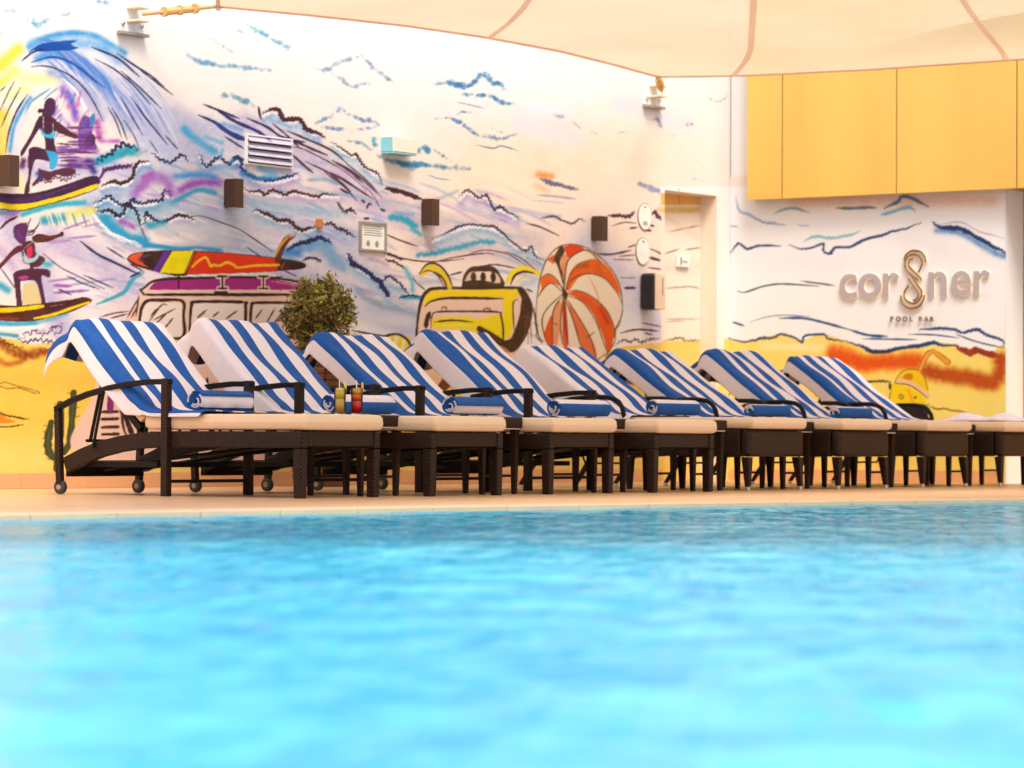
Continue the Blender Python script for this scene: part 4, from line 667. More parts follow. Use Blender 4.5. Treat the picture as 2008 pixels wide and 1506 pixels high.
def sail_mat(c1=(.62, .45, .25, 1), c2=(.78, .65, .43, 1), nm='sail_cloth'):
    m = bpy.data.materials.new(nm); m.use_nodes = True; t = m.node_tree; N = t.nodes; L = t.links; N.clear()
    tc = N.new('ShaderNodeTexCoord'); wv = N.new('ShaderNodeTexWave'); wv.inputs['Scale'].default_value = 16; wv.inputs['Distortion'].default_value = .6; L.new(tc.outputs['Object'], wv.inputs['Vector'])
    nz = N.new('ShaderNodeTexNoise'); nz.inputs['Scale'].default_value = .9; nz.inputs['Detail'].default_value = 4; L.new(tc.outputs['Object'], nz.inputs['Vector'])
    a1 = N.new('ShaderNodeMath'); a1.operation = 'MULTIPLY_ADD'; a1.inputs[1].default_value = .35; L.new(wv.outputs[1], a1.inputs[0]); L.new(nz.outputs[0], a1.inputs[2])
    mx = N.new('ShaderNodeMix'); mx.data_type = 'RGBA'; mx.inputs[6].default_value = c1; mx.inputs[7].default_value = c2; L.new(a1.outputs[0], mx.inputs[0])
    d = N.new('ShaderNodeBsdfDiffuse'); tr = N.new('ShaderNodeBsdfTranslucent'); ms = N.new('ShaderNodeMixShader'); ms.inputs[0].default_value = .55
    L.new(mx.outputs[2], d.inputs[0]); L.new(mx.outputs[2], tr.inputs[0]); L.new(d.outputs[0], ms.inputs[1]); L.new(tr.outputs[0], ms.inputs[2])
    tp = N.new('ShaderNodeBsdfTransparent'); m2 = N.new('ShaderNodeMixShader'); m2.inputs[0].default_value = .12; L.new(ms.outputs[0], m2.inputs[1]); L.new(tp.outputs[0], m2.inputs[2])
    o = N.new('ShaderNodeOutputMaterial'); L.new(m2.outputs[0], o.inputs[0]); return m
M['sail'] = sail_mat(); M['seam'] = sail_mat((.86, .56, .42, 1), (.92, .66, .52, 1), 'sail_seam_tape')
sl_l = (*we[-1], SZ)
sa = empty('shade_sail', sl_l); tag(sa, 'cream fabric shade sail with salmon seams stretched above the deck', 'shade sail')
rel(b.build('canopy', M['sail'], sa, smooth=True), sl_l)
hem = MB().tube([sail_pt(t, 0) for t in np.linspace(0, 1, 40)], .012, 6); hem.tube([sail_pt(1, t) for t in np.linspace(0, 1, 40)], .012, 6); hem.tube([sail_pt(0, t) for t in np.linspace(0, 1, 30)], .012, 6)
rel(hem.build('hem', M['seam'], sa, smooth=True), sl_l)
for pl in (((1045, -25), (1035, 0), (1000, 40), (958, 72)), ((1478, -30), (1478, 0), (1474, 60), (1470, 100), (1452, 130), (1436, 146)), ((1878, -30), (1890, 0), (1925, 50), (1960, 92), (1974, 116))):
    c = [at_sail(*p) for p in pl]; b = MB(); vs = []
    c = smooth(np.array(c, np.float32), .05)
    for j, p in enumerate(c):
        d = c[min(j+1, len(c)-1)]-c[max(j-1, 0)]; d /= np.linalg.norm(d)+1e-9; nn = np.array([-d[1], d[0]])*.022
        vs += [(p[0]-nn[0], p[1]-nn[1], SZ-.012), (p[0]+nn[0], p[1]+nn[1], SZ-.012), (p[0]-nn[0], p[1]-nn[1], SZ-.004), (p[0]+nn[0], p[1]+nn[1], SZ-.004)]
    fs = []
    for j in range(len(c)-1):
        k = 4*j; fs += [(k, k+1, k+5, k+4)]
    b.add(vs, fs); rel(b.build('seam', M['seam'], sa), sl_l)
# unseen sail added over the pool, shaped to throw shade on the far water
S2 = [np.array(p) for p in ((4.6, 7.6, 3.35), (8.8, 1.6, 3.5), (20.5, -1.2, 3.6), (23.2, 7.6, 3.3))]
b = MB(); n2_ = 24
for j in range(n2_+1):
    for i in range(n2_+1):
        u, v = i/n2_, j/n2_; p = (1-u)*(1-v)*S2[0]+(1-u)*v*S2[1]+u*v*S2[2]+u*(1-v)*S2[3]; cen = sum(S2)/4
        k = .10*(math.sin(math.pi*u)*(1-abs(2*v-1)**.0*0)*0)+.06*(4*u*(1-u)*abs(2*v-1)+4*v*(1-v)*abs(2*u-1)); b.v.append(tuple(p+(cen-p)*k*.5-np.array([0, 0, .12*math.sin(math.pi*u)*math.sin(math.pi*v)])))
for j in range(n2_):
    for i in range(n2_): a_ = j*(n2_+1)+i; b.f.append((a_, a_+1, a_+n2_+2, a_+n2_+1)); b.m.append(0)
o = b.build('shade_sail', M['sail'], None, smooth=True); tag(o, 'cream shade sail added unseen over the pool to shade the far water', 'shade sail')
# wall brackets with turnbuckles
def bracket(px, py, corner, label):
    bx, bz = on_wall(px, py); t = empty('sail_bracket', (bx, WY, bz)); tag(t, label, 'bracket', 'wall brackets holding the sail')
    MB().box((-.12, -.014, -.11), (.12, 0, .10)).build('plate', M['paintw'], t, bevel=.004)
    MB().box((-.13, -.055, -.135), (.13, -.002, -.115)).build('lower_lip', M['grey'], t, bevel=.003)
    for z_ in (-.05, .035): MB().box((-.05, -.12, z_), (.05, -.014, z_+.015)).build('fork', M['creambox'], t, bevel=.004)
    for sx in (-.09, .09): MB().lathe([(.016, 0), (.016, -.014), (.008, -.02)], (sx, -.014, -.06), 10, 'y').build('bolt', M['steel'], t)
    e = Vector((corner[0]-bx, corner[1]-WY, corner[2]-bz)); a = Vector((0, -.10, 0))
    MB().tube([a, a+(e-a)*.34], .012, 8).build('rod', M['cord'], t)
    MB().tube([a+(e-a)*.34, a+(e-a)*.66], .024, 8).build('turnbuckle', M['cord'], t)
    MB().tube([a+(e-a)*.66, e], .012, 8).build('rope', M['cord'], t)
    MB().lathe([(.03, -.006), (.03, .006)], tuple(e), 10, 'y').build('ring', M['steel'], t)
    for k in range(3):
        q = a+(e-a)*(.3+.2*k); MB().lathe([(.032, -.012), (.034, 0), (.03, .012)], tuple(q), 10, 'x').build('clamp', M['cord'], t)
bracket(255, 30, (*we[0], SZ), 'white wall bracket with rope turnbuckle above the painted big wave')
bracket(1277, 180, (*we[-1], SZ), 'white wall bracket with rope turnbuckle above the doorway corner')
# ------------------------------------------------------------------ wall fixtures
lampw = ['above the painted surfer at the left edge', 'above the camper van surfboard', 'right of the framed notice', 'right of the painted balloon']
for px, py, wh in [(10, 336, lampw[0]), (452, 380, lampw[1]), (838, 417, lampw[2]), (1170, 449, lampw[3])]:
    xx, zz = on_wall(px-6, py); t = empty('wall_lamp', (xx, WY, zz)); tag(t, 'brown box wall lamp '+wh, 'wall lamp', 'brown box lamps on the mural wall')
    MB().box((-.045, -.104, -.096), (.045, -.012, .096)).build('housing', M['lampbrown'], t, bevel=.004)
    MB().box((-.035, -.012, -.08), (.035, -.0005, .08)).build('back_plate', M['frame'], t)
    MB().box((-.033, -.092, -.0985), (.033, -.024, -.0965)).build('lens', M['paper'], t)
# ventilation grille
vx0, vz1 = on_wall(480, 262); vx1, _ = on_wall(570, 268); _, vz0 = on_wall(482, 322)
t = empty('vent_grille', (vx0, WY, vz0)); tag(t, 'louvred vent grille painted over by the breaking wave', 'vent')
W_, H_ = vx1-vx0, vz1-vz0
for a, c in (((0, -.02, -.0), (.012, 0, H_)), ((W_-.012, -.02, 0), (W_, 0, H_)), ((.0122, -.02, H_-.01), (W_-.0122, 0, H_)), ((.0122, -.02, 0), (W_-.0122, 0, .01))):
    MB().box(a, c).build('frame', M['paintw'], t)
for k in range(4):
    z = .012+k*(H_-.02)/4
    h = (H_-.02)/4; nx_ = 44; prof = ((-.005, .98), (-.034, .16), (-.028, .10), (-.001, .90)); us = np.linspace(.0125, W_-.0125, nx_)
    vs = [(u, y_, z+h*q_) for u in us for y_, q_ in prof]; fs = [(4*i_+a_, 4*i_+(a_+1) % 4, 4*i_+4+(a_+1) % 4, 4*i_+4+a_) for i_ in range(nx_-1) for a_ in range(4)]
    me = bpy.data.meshes.new('slat'); me.from_pydata(vs, [], fs); me.materials.append(M['mural'])
    cl_ = sample(*to_px(np.array(vs)+np.array([vx0, WY, vz0]))); at_ = me.attributes.new('paint', 'FLOAT_COLOR', 'POINT'); at_.data.foreach_set('color', np.concatenate([cl_, np.ones((len(cl_), 1))], 1).astype(np.float32).ravel())
    link('slat', me, t)
MB().box((.0125, -.003, .0105), (W_-.0125, -.001, H_-.0105)).build('backing', M['frame'], t)
# box on the wall, painted teal below
bx0, bz1 = on_wall(748, 268); bx1, _ = on_wall(803, 276); _, bz0 = on_wall(748, 298)
t = empty('wall_box', (bx0, WY, bz0)); tag(t, 'cream wall box with teal painted underside among the painted clouds', 'box')
MB().box((0, -.11, 0), (bx1-bx0-.05, -.0005, bz1-bz0)).build('housing', mat('box_paint', (.80, .68, .56), .6, .06, 8), t, bevel=.004)
MB().box((-.004, -.106, -.012), (bx1-bx0-.054, -.0005, -.001)).build('base_plate', M['teal'], t)
MB().box((-.006, -.10, .004), (-.0005, -.0005, bz1-bz0-.004)).build('side_panel', M['teal'], t)
# framed notice
fx0, fz1 = on_wall(703, 433); fx1, _ = on_wall(755, 440); _, fz0 = on_wall(703, 492)
t = empty('framed_notice', (fx0, WY, fz0)); tag(t, 'small framed notice with printed lines on the mural', 'notice'); W_, H_ = fx1-fx0, fz1-fz0; q = .018
for a, c in (((0, -.02, 0), (q, -.001, H_)), ((W_-q, -.02, 0), (W_, -.001, H_)), ((q+.0005, -.02, 0), (W_-q-.0005, -.001, q)), ((q+.0005, -.02, H_-q), (W_-q-.0005, -.001, H_))): MB().box(a, c).build('frame_bar', M['grey'], t, bevel=.002, seg=1)
pp = MB().box((q, -.008, q), (W_-q, -.002, H_-q)).build('sheet', M['paper'], t)
for k, (u0, u1) in enumerate(((.2, .8), (.15, .85), (.15, .8), (.2, .85), (.15, .85))):
    z = H_*(.86-.075*k); MB().box((W_*u0, -.0095, z-.002), (W_*u1, -.0082, z+.002)).build('print_line', M['ink'], pp)
for u in (.33, .66):
    b = MB()
    for k in range(5): r_ = .022*math.sin(math.pi*(k+.7)/5.4); b.box((W_*u-r_, -.0095, H_*(.17+.045*k)), (W_*u+r_, -.0082, H_*(.17+.045*k)+.005))
    b.build('emblem', M['ink'], pp)
px_, pz_ = on_wall(624, 438)
o = MB().box((-.03, -.02, -.03), (.03, -.0005, .03)).build('junction_box', M['orange'], None, bevel=.003); o.location = (px_, WY, pz_); tag(o, 'tiny orange box on the mural left of the framed notice', 'box')
# oval signs
for (cx, cy, rx, ry), lab in (((1263, 425, 13.5, 27), 'upper white oval sign beside the doorway'), ((1259, 493, 13.5, 27.5), 'lower white oval sign beside the doorway, above the dispenser')):
    xx, zz = on_wall(cx, cy); rxm = wall_x(cx+rx, cy)-xx; rzm = zz-on_wall(cx, cy+ry)[1]
    t = empty('oval_sign', (xx, WY, zz)); tag(t, lab, 'sign', 'white oval signs beside the doorway')
    for nm, k, y0_, y1_, mm in (('rim', 1., -.008, -.0005, M['grey']), ('face', .93, -.011, -.0085, M['paper'])):
        b = MB(); nn = 36; b.add([(k*rxm*math.cos(2*math.pi*j/nn), yv, k*rzm*math.sin(2*math.pi*j/nn)) for yv in (y0_, y1_) for j in range(nn)], [tuple(range(nn)), tuple(range(2*nn-1, nn-1, -1))]+[(j, nn+j, nn+(j+1) % nn, (j+1) % nn) for j in range(nn)]); f_ = b.build(nm, mm, t)
    MB().box((-.012, -.013, rzm*.62), (.012, -.0115, rzm*.78)).build('emblem', M['grey'], t)
    if cy < 450: MB().box((-.032, -.013, -rzm*.62), (.032, -.0115, -rzm*.34)).build('emblem', mat('sign_print', (.42, .36, .38), .7, .2, 60), t)
    else:
        for k in range(2): MB().box((-.05, -.013, -rzm*(.1+.2*k)), (.05, -.0115, -rzm*(.1+.2*k)+.004)).build('print_line', M['paper'], t)
# soap dispenser
xx, zz = on_wall(1256, 572); t = empty('dispenser', (xx, WY, zz)); tag(t, 'black and white wall dispenser beneath the oval signs', 'dispenser')
MB().box((-.02, -.14, -.145), (.12, -.001, .145)).build('body', M['blackp'], t, bevel=.03, seg=4)
MB().box((-.016, -.158, -.142), (.122, -.141, .142)).build('cover', M['creambox'], t, bevel=.006, seg=2)
MB().box((.07, -.161, -.03), (.082, -.1585, .11)).build('sight_window', M['grey'], t)
# ------------------------------------------------------------------ pool bar sign (letters stand off the wall, lit from behind)
def emis(name, col, st):
    m = bpy.data.materials.new(name); m.use_nodes = True; b = m.node_tree.nodes['Principled BSDF']; b.inputs['Base Color'].default_value = (*col, 1); b.inputs['Emission Color'].default_value = (*col, 1); b.inputs['Emission Strength'].default_value = st; return m
M['halo'] = emis('sign_backlight', (1., .74, .40), .55)
sgy, sgz = hit(1795, 560, 0, XB)[1:]
sg = empty('pool_bar_sign', (XB, sgy, sgz)); tag(sg, 'raised backlit sign reading cor8ner POOL BAR', 'sign')
def letters(txt, px, py_base, height_px, mm, depth, bold, nm, halo=True, gap=1.0):
    """each glyph a part; px gives where each glyph starts"""
    for ch, x_ in zip(txt, px):
        p = hit(x_, py_base(x_), 0, XB); p2 = hit(x_, py_base(x_)-height_px, 0, XB); hgt = p2[2]-p[2]
        cu = bpy.data.curves.new('t', 'FONT'); cu.body = ch; cu.size = hgt/.50 if ch.islower() else hgt/.70; cu.extrude = depth/2; cu.offset = bold; cu.bevel_depth = .0
        to = bpy.data.objects.new('t', cu); COL.objects.link(to); dg = bpy.context.evaluated_depsgraph_get(); me = bpy.data.meshes.new_from_object(to.evaluated_get(dg)); bpy.data.objects.remove(to)
        v = np.array([q.co[:] for q in me.vertices]); x0_ = v[:, 0].min()
        # glyph x runs along -Y of the world, glyph y is up, glyph z sticks out to -X
        w3 = [(-(.018+c[2]), -(c[0]-x0_), c[1]) for c in v]
        for q, c in zip(me.vertices, w3): q.co = c
        me.materials.clear(); me.materials.append(mm); me.update()
        bm = bmesh.new(); bm.from_mesh(me); bmesh.ops.recalc_face_normals(bm, faces=bm.faces); bm.to_mesh(me); bm.free()
        o = link(nm, me, sg); o.location = (0, p[1]-sgy, p[2]-sgz)
        if halo:
            m2 = me.copy(); m2.materials.clear(); m2.materials.append(M['halo'])
            for q in m2.vertices: q.co.x = -.006+ (q.co.x+.018)*.12
            h = link('backlight', m2, o)
base = lambda x_: 584-(x_-1650)*.026
letters('cor', (1649, 1686, 1734), base, 49, M['lilac'], .012, .006, 'letter'); letters('ner', (1823, 1868, 1912), base, 49, M['lilac'], .012, .006, 'letter')
letters('POOLBAR', (1748, 1759, 1772, 1786, 1804, 1814, 1826), lambda x_: 630, 9.0, M['bronze'], .008, .002, 'small_letter', halo=False)
# the figure eight: four tubes that loop round each other
eight = [('865,250 880,200 930,160 970,155 1020,165 1060,210 1072,265', ), ('1000,365 1030,310 1040,265 1020,215 965,190 910,205 880,250 875,300 895,350 1000,440', ), ('950,232 920,245 907,280 915,310 1000,395 1030,430', ), ('905,420 1000,560 1000,590 985,620 950,640', ), ('910,490 870,550 866,600 900,645 950,665 1000,640 1030,590 1030,540 1000,490 935,395', ), ('830,590 845,650 890,700 945,712 1010,690 1045,640 1060,585', )]
for (s_,) in eight:
    P = np.array([[float(v) for v in a.split(',')] for a in s_.split()], np.float32)*(408/2008)+np.array([1600, 460], np.float32); P = smooth(P, 1.5)
    pts3 = []
    for p in P: q = hit(p[0], p[1], 0, XB); pts3.append((-.02, q[1]-sgy, q[2]-sgz))
    o = MB().tube(pts3, .0095, 8).build('loop_tube', M['bronze'], sg, smooth=True)
    MB().tube([(-.008, p[1], p[2]) for p in pts3], .005, 6).build('backlight', M['halo'], o)
# ------------------------------------------------------------------ loungers
CACHE = {}
def part(key, name, mm, parent, fn, **k):
    if key not in CACHE:
        b = MB(); fn(b); CACHE[key] = b.mesh(name, mm, **k)
    return link(name, CACHE[key], parent)
WS = .635                      # between the leg centres
def back_geom(hc, yt, zt):
    h = np.array([1.09, hc+.004]); t = np.array([yt, zt-.016]); d = t-h; ln = np.linalg.norm(d); d /= ln; nrm = np.array([-d[1], d[0]])
    return h, t, d, nrm, ln
def slab(b, x0, x1, p, q, nrm, t0, t1):
    """board between profile points p and q (y,z), from offset t0 to t1 along nrm"""
    c = [p+nrm*t0, q+nrm*t0, q+nrm*t1, p+nrm*t1]
    b.add([(x, *k) for x in (x0, x1) for k in c], [(0, 1, 2, 3), (7, 6, 5, 4)]+[(i, 4+i, 4+(i+1) % 4, (i+1) % 4) for i in range(4)])
def puffy(b, L_, W_, H_, nx=22, ny=30, e=5.):
    """soft cushion: rounded slab, origin at its lower corner, x width, y length"""
    vs = []; fs = []
    for side in (1, -1):
        for j in range(ny+1):
            for i in range(nx+1):
                u, v = -1+2*i/nx, -1+2*j/ny
                u = math.copysign(1-(1-abs(u))**1.9, u); v = math.copysign(1-(1-abs(v))**1.9, v)
                f = max(0., 1-abs(u)**(e*9))**(.30)*max(0., 1-abs(v)**(e*16))**(.30)
                dimple = 1-.02*math.cos(3.1*v*math.pi)*(1-u*u)
                vs.append((W_*(u+1)/2, L_*(v+1)/2, H_/2+side*H_/2*f*(dimple if side > 0 else 1)))
    n = (nx+1)*(ny+1)
    for j in range(ny):
        for i in range(nx):
            a = j*(nx+1)+i; fs += [(a, a+1, a+nx+2, a+nx+1), (n+a+nx+1, n+a+nx+2, n+a+1, n+a)]
    b.add(vs, fs)
def lounger(loc, model, yt, zt, label, far_panel=False, seed=0):
    r = random.Random(seed); t = empty('sun_lounger', (*loc, 0), r.uniform(-.006, .006)); tag(t, label, 'sun lounger', 'sun loungers in a row along the deck')
    wk, fr = M['wicker'], M['frame']
    if model == 'A':
        hc, hb = .446, .361
        for sx, x in (('l', 0.), ('r', WS)):
            part('Aleg'+sx, 'front_leg', wk, t, lambda b: b.taper((x, .03, 0), (.025, .025), (x, .03, .262), (.029, .029)), bevel=.006)
            rail = [(y, z) for y, z in ((.0, .31), (.3, .31), (.6, .31), (.95, .31), (1.12, .302), (1.28, .283), (1.42, .255), (1.55, .215), (1.68, .163))]
            part('Arail'+sx, 'side_rail', wk, t, lambda b: b.tube([(x, y, z) for y, z in rail], 0, flat=(.052, .088)), bevel=.006, smooth=False)
            xo = -.034 if sx == 'l' else WS+.034
            part('Apost'+sx, 'arm_post', wk, t, lambda b: b.taper((xo+(.0 if sx == 'l' else 0), .93, 0), (.022, .023), (xo, .93, .640), (.022, .023)), bevel=.005)
            arm = [(.90, .622), (1.05, .622), (1.2, .61), (1.35, .588), (1.5, .556), (1.62, .52), (1.735, .475)]
            part('Aarm'+sx, 'armrest', fr, t, lambda b: b.tube([(xo, y, z) for y, z in arm], 0, flat=(.042, .030)), bevel=.006)
            part('Arear'+sx, 'rear_leg', wk, t, lambda b: b.taper((xo*.4 if sx == 'l' else WS+.014, 1.72, .055), (.017, .019), (xo, 1.72, .478), (.017, .019)), bevel=.004)
            wh = link('wheel', CACHE.setdefault('tyre', MB().lathe([(.030, -.016), (.039, -.012), (.041, 0), (.039, .012), (.030, .016)], n=20, ax='x').mesh('wheel', M['rubber'])), t); wh.location = (-.010 if sx == 'l' else WS+.010, 1.72, .042)
            link('hub', CACHE.setdefault('hub', MB().lathe([(.014, -.019), (.017, -.017), (.017, .017), (.014, .019)], n=12, ax='x').mesh('hub', M['grey'])), wh)
            part('Astrut'+sx, 'arm_strut', fr, t, lambda b: b.tube([(xo, 1.46, .262), (xo, 1.38, .585)], .009, 6))
        part('Aapron', 'front_apron', wk, t, lambda b: b.box((.0295, .004, .275), (WS-.0295, .056, .358)), bevel=.005)
        part('Astretch', 'stretcher', fr, t, lambda b: b.box((-.005, .92, .072), (WS+.005, .94, .09)))
        part('Across', 'rear_crossbar', fr, t, lambda b: b.box((.01, 1.66, .10), (WS-.01, 1.70, .19)), bevel=.004)
        part('Asling', 'seat_deck', fr, t, lambda b: b.box((.029, .06, .30), (WS-.029, 1.10, .352)))
        def under(b):
            for x in (.16, .47): b.tube([(x, .35, .27), (x, .75, .235), (x, 1.1, .2), (x, 1.55, .14)], .011, 6)
            b.box((.03, 1.05, .155), (WS-.03, 1.62, .185))
        part('Aunder', 'under_frame', fr, t, under)
    else:
        hc, hb = .470, .396
        for sx, x, s in (('l', .0, -1), ('r', WS, 1)):
            part('Bleg'+sx, 'front_leg', wk, t, lambda b: b.taper((x+s*.012, .02, .022), (.016, .016), (x, .035, .215), (.029, .029)), bevel=.006)
            cp = part('Bcap'+sx, 'foot_cap', M['steel'], t, lambda b: b.lathe([(.012, 0), (.015, .004), (.016, .024)], (x+s*.012, .02, 0), 12))
            part('Brleg'+sx, 'rear_leg', wk, t, lambda b: b.taper((x+s*.012, 1.80, .018), (.014, .015), (x, 1.62, .26), (.021, .023)), bevel=.005)
            part('Brcap'+sx, 'foot_cap', M['steel'], t, lambda b: b.lathe([(.013, 0), (.016, .004), (.016, .019)], (x+s*.012, 1.80, 0), 12))
            part('Bmleg'+sx, 'middle_leg', wk, t, lambda b: b.taper((x+s*.006, .93, 0), (.016, .016), (x, .93, .215), (.025, .025)), bevel=.005)
            part('Bside'+sx, 'side_rail', wk, t, lambda b: b.tube([(x, .075, .304), (x, .5, .306), (x, .95, .308), (x, 1.3, .305), (x, 1.66, .285)], 0, flat=(.05, .175)), bevel=.012)
            xo = -.045 if sx == 'l' else WS+.045
            arm = [(.945, .40), (.948, .47), (.962, .53), (.99, .57), (1.03, .592), (1.1, .603), (1.22, .604), (1.36, .592), (1.48, .565), (1.58, .525), (1.66, .47), (1.70, .40), (1.71, .33)]
            part('Barm'+sx, 'armrest', fr, t, lambda b: b.tube([(xo, y, z) for y, z in arm], .0165, 10), smooth=True)
            part('Bpad'+sx, 'arm_mount', fr, t, lambda b: (b.box((min(xo, x)-.0, .925, .345), (max(xo, x), .965, .395)), b.box((min(xo, x), 1.69, .30), (max(xo, x), 1.73, .34))))
        part('Bapron', 'front_apron', wk, t, lambda b: b.box((.001-.03, .0, .217), (WS+.029, .07, .392)), bevel=.028, seg=3)
        part('Bsling', 'seat_deck', fr, t, lambda b: b.box((.027, .072, .33), (WS-.027, 1.10, .388)))
        part('Bbar', 'under_bar', fr, t, lambda b: b.tube([(.06, 1.35, .22), (.1, 1.35, .165), (WS-.1, 1.35, .165), (WS-.06, 1.35, .22)], .008, 6))
        if far_panel:
            a2 = [(.965, .405), (.975, .50), (1.03, .572), (1.22, .585), (1.40, .56), (1.56, .50), (1.65, .405)]
            b = MB(); b.add([(xx, y, z) for xx in (WS+.038, WS+.05) for y, z in a2], [tuple(range(7)), tuple(range(13, 6, -1))]+[(i, 7+i, 7+(i+1) % 7, (i+1) % 7) for i in range(7)]); b.build('arm_panel', wk, t)
    c = part('seat_cushion'+model, 'seat_cushion', M['cushion'], t, lambda b: puffy(b, 1.12, .675, hc-hb), smooth=True); c.location = (-.02, -.025, hb+.001)
    h, tp, d, nrm, ln = back_geom(hc, yt, zt)
    b = MB(); puffy(b, ln, .655, .075, ny=18); o = b.build('back_cushion', M['cushion'], t, smooth=True)
    q = h-nrm*.077; o.location = (-.01, q[0], q[1]); o.rotation_euler = (math.atan2(d[1], d[0]), 0, 0)
    for x0, x1 in ((-.005, .03), (WS-.03, WS+.005)):
        b = MB(); slab(b, x0, x1, h-d*.02, tp-d*.01, nrm, -.118, -.082); b.build('back_frame', fr, t)
    k = 0
    for s_ in np.linspace(.06, ln-.05, 9):
        b = MB(); slab(b, .032, WS-.032, h+d*(s_-.03), h+d*(s_+.03), nrm, -.108, -.092); b.build('back_slat', wk, t); k += 1
    m_ = h+d*ln*.62-nrm*.12
    MB().tube([(.09, m_[0], m_[1]), (.09, m_[0]+.10, .30)], .010, 6).tube([(WS-.09, m_[0], m_[1]), (WS-.09, m_[0]+.10, .30)], .010, 6).tube([(.06, m_[0]+.10, .30), (WS-.06, m_[0]+.10, .30)], .010, 6).build('back_strut', fr, t)
    return t, hc
def towel(loc, hc, yt, zt, label, phase=0., seed=0, drop=.26, hangl=.15, flare=.12, seat=.30):
    r = np.random.default_rng(seed); h, tp, d, nrm, ln = back_geom(hc, yt, zt)
    off = .010
    path = [np.array([1.09-seat, hc+off]), np.array([1.09-seat*.5, hc+off]), np.array([1.05, hc+off+.004]), h+nrm*off+d*.03]
    for s_ in np.linspace(.08, ln-.03, 12): path.append(h+d*s_+nrm*(off+.004*math.sin(9*s_+seed)))
    top = tp+nrm*off
    path += [top+d*.012, top+d*.022-nrm*.02, top+d*.022-nrm*.06, tp-nrm*.095+d*.005]
    e = path[-1]
    for k in range(1, 8): path.append(e+np.array([flare*k/7*(1.25-.25*k/7), -drop*(.35*k/7+.65*(k/7)**2.4)]))
    P = np.array(path); s = np.concatenate([[0], np.cumsum(np.linalg.norm(np.diff(P, axis=0), axis=1))])
    ss = np.unique(np.concatenate([np.linspace(0, s[-1], 64)])); Yp = np.interp(ss, s, P[:, 0]); Zp = np.interp(ss, s, P[:, 1])
    s_h, s_t = s[3], s[15]
    # stripe edges across the width
    cols = []; t0 = -hangl; per, bw_ = .190, .090; tN = WS+.01+hangl*.8
    edges = [(t0, tN)]; tt = -.062+phase; marks = []
    while tt < tN: marks.append((tt, tt+bw_)); tt += per
    first = marks[0]; 
    if phase < .05: marks[0] = (first[0]-.01, first[1]+.045)
    bnd = sorted(set([t0, tN]+[v for m_ in marks for v in m_ if t0 < v < tN]))
    tv = []; flag = []
    for a, c in zip(bnd[:-1], bnd[1:]):
        n_ = max(1, int(round((c-a)/.022)))
        for j in range(n_): tv.append(a+(c-a)*j/n_); flag.append(1 if any(m0 <= (a+c)/2 <= m1 for m0, m1 in marks) else 0)
    tv.append(tN); tv = np.array(tv)
    xl, xr = -.018, WS+.028
    ph = r.uniform(0, 6.3, 6); vs = []
    for i, (y, z, q) in enumerate(zip(Yp, Zp, ss)):
        onb = np.clip((q-s_h)/.12, 0, 1); hang_amt = .35+.65*onb; back = np.clip((q-s_t-.06)/.1, 0, 1)
        wob = .016*math.sin(q*5+ph[0])+.006*math.sin(q*13+ph[3])
        for tt in tv:
            wr = .007*math.sin(tt*17+q*5+ph[1]+1.3*math.sin(q*3.1+ph[5]))*(.3+.7*onb)+.006*math.sin(q*15+tt*9+ph[2]+math.sin(tt*7+ph[0]))+.006*max(0, math.sin(q*6.5-tt*11+ph[4]))**3+back*.022*math.sin(tt*17+ph[3])
            x, yy, zz = tt, y, z
            if tt < xl or tt > xr:
                ex_ = (xl-tt) if tt < xl else (tt-xr); sg_ = -1 if tt < xl else 1; base_x = xl if tt < xl else xr
                dn = -nrm*.45+np.array([0, -.75]); dn /= np.linalg.norm(dn)
                w_ = min(1., ex_/.02)
                x = base_x+sg_*(min(ex_, .016)+.10*ex_*(1+math.sin(q*7+ph[4])))
                hh_ = max(0, ex_-.012)*hang_amt
                yy, zz = y+dn[0]*hh_, z+dn[1]*hh_
                if back > 0: yy = y*1.+dn[0]*hh_*(1-back)+back*.05*ex_*4; zz = z-max(0, ex_-.008)*1.0
                if onb == 0: zz = max(z-hh_*.6, hc-.05); 
            else:
                yy += nrm[0]*wr*onb; zz += abs(wr)*.6*(1-onb)+nrm[1]*wr*onb
            if back > 0: yy += wr
            vs.append((x+wob*(.3+.7*onb)*.6, yy, zz))
    nc = len(tv); fs = []; mi = []
    for i in range(len(ss)-1):
        for j in range(nc-1): fs.append((i*nc+j, i*nc+j+1, (i+1)*nc+j+1, (i+1)*nc+j)); mi.append(flag[j])
    me = bpy.data.meshes.new('striped_towel'); me.from_pydata(vs, [], fs); me.materials.append(M['twhite']); me.materials.append(M['tblue']); me.polygons.foreach_set('material_index', mi); me.polygons.foreach_set('use_smooth', [True]*len(fs))
    o = link('striped_towel', me); o.location = (*loc, 0); md = o.modifiers.new('thickness', 'SOLIDIFY'); md.thickness = .007; md.offset = 1.
    sb = o.modifiers.new('soft', 'SUBSURF'); sb.levels = 1; sb.render_levels = 1
    tag(o, label, 'towel', 'striped towels draped on the loungers'); return o
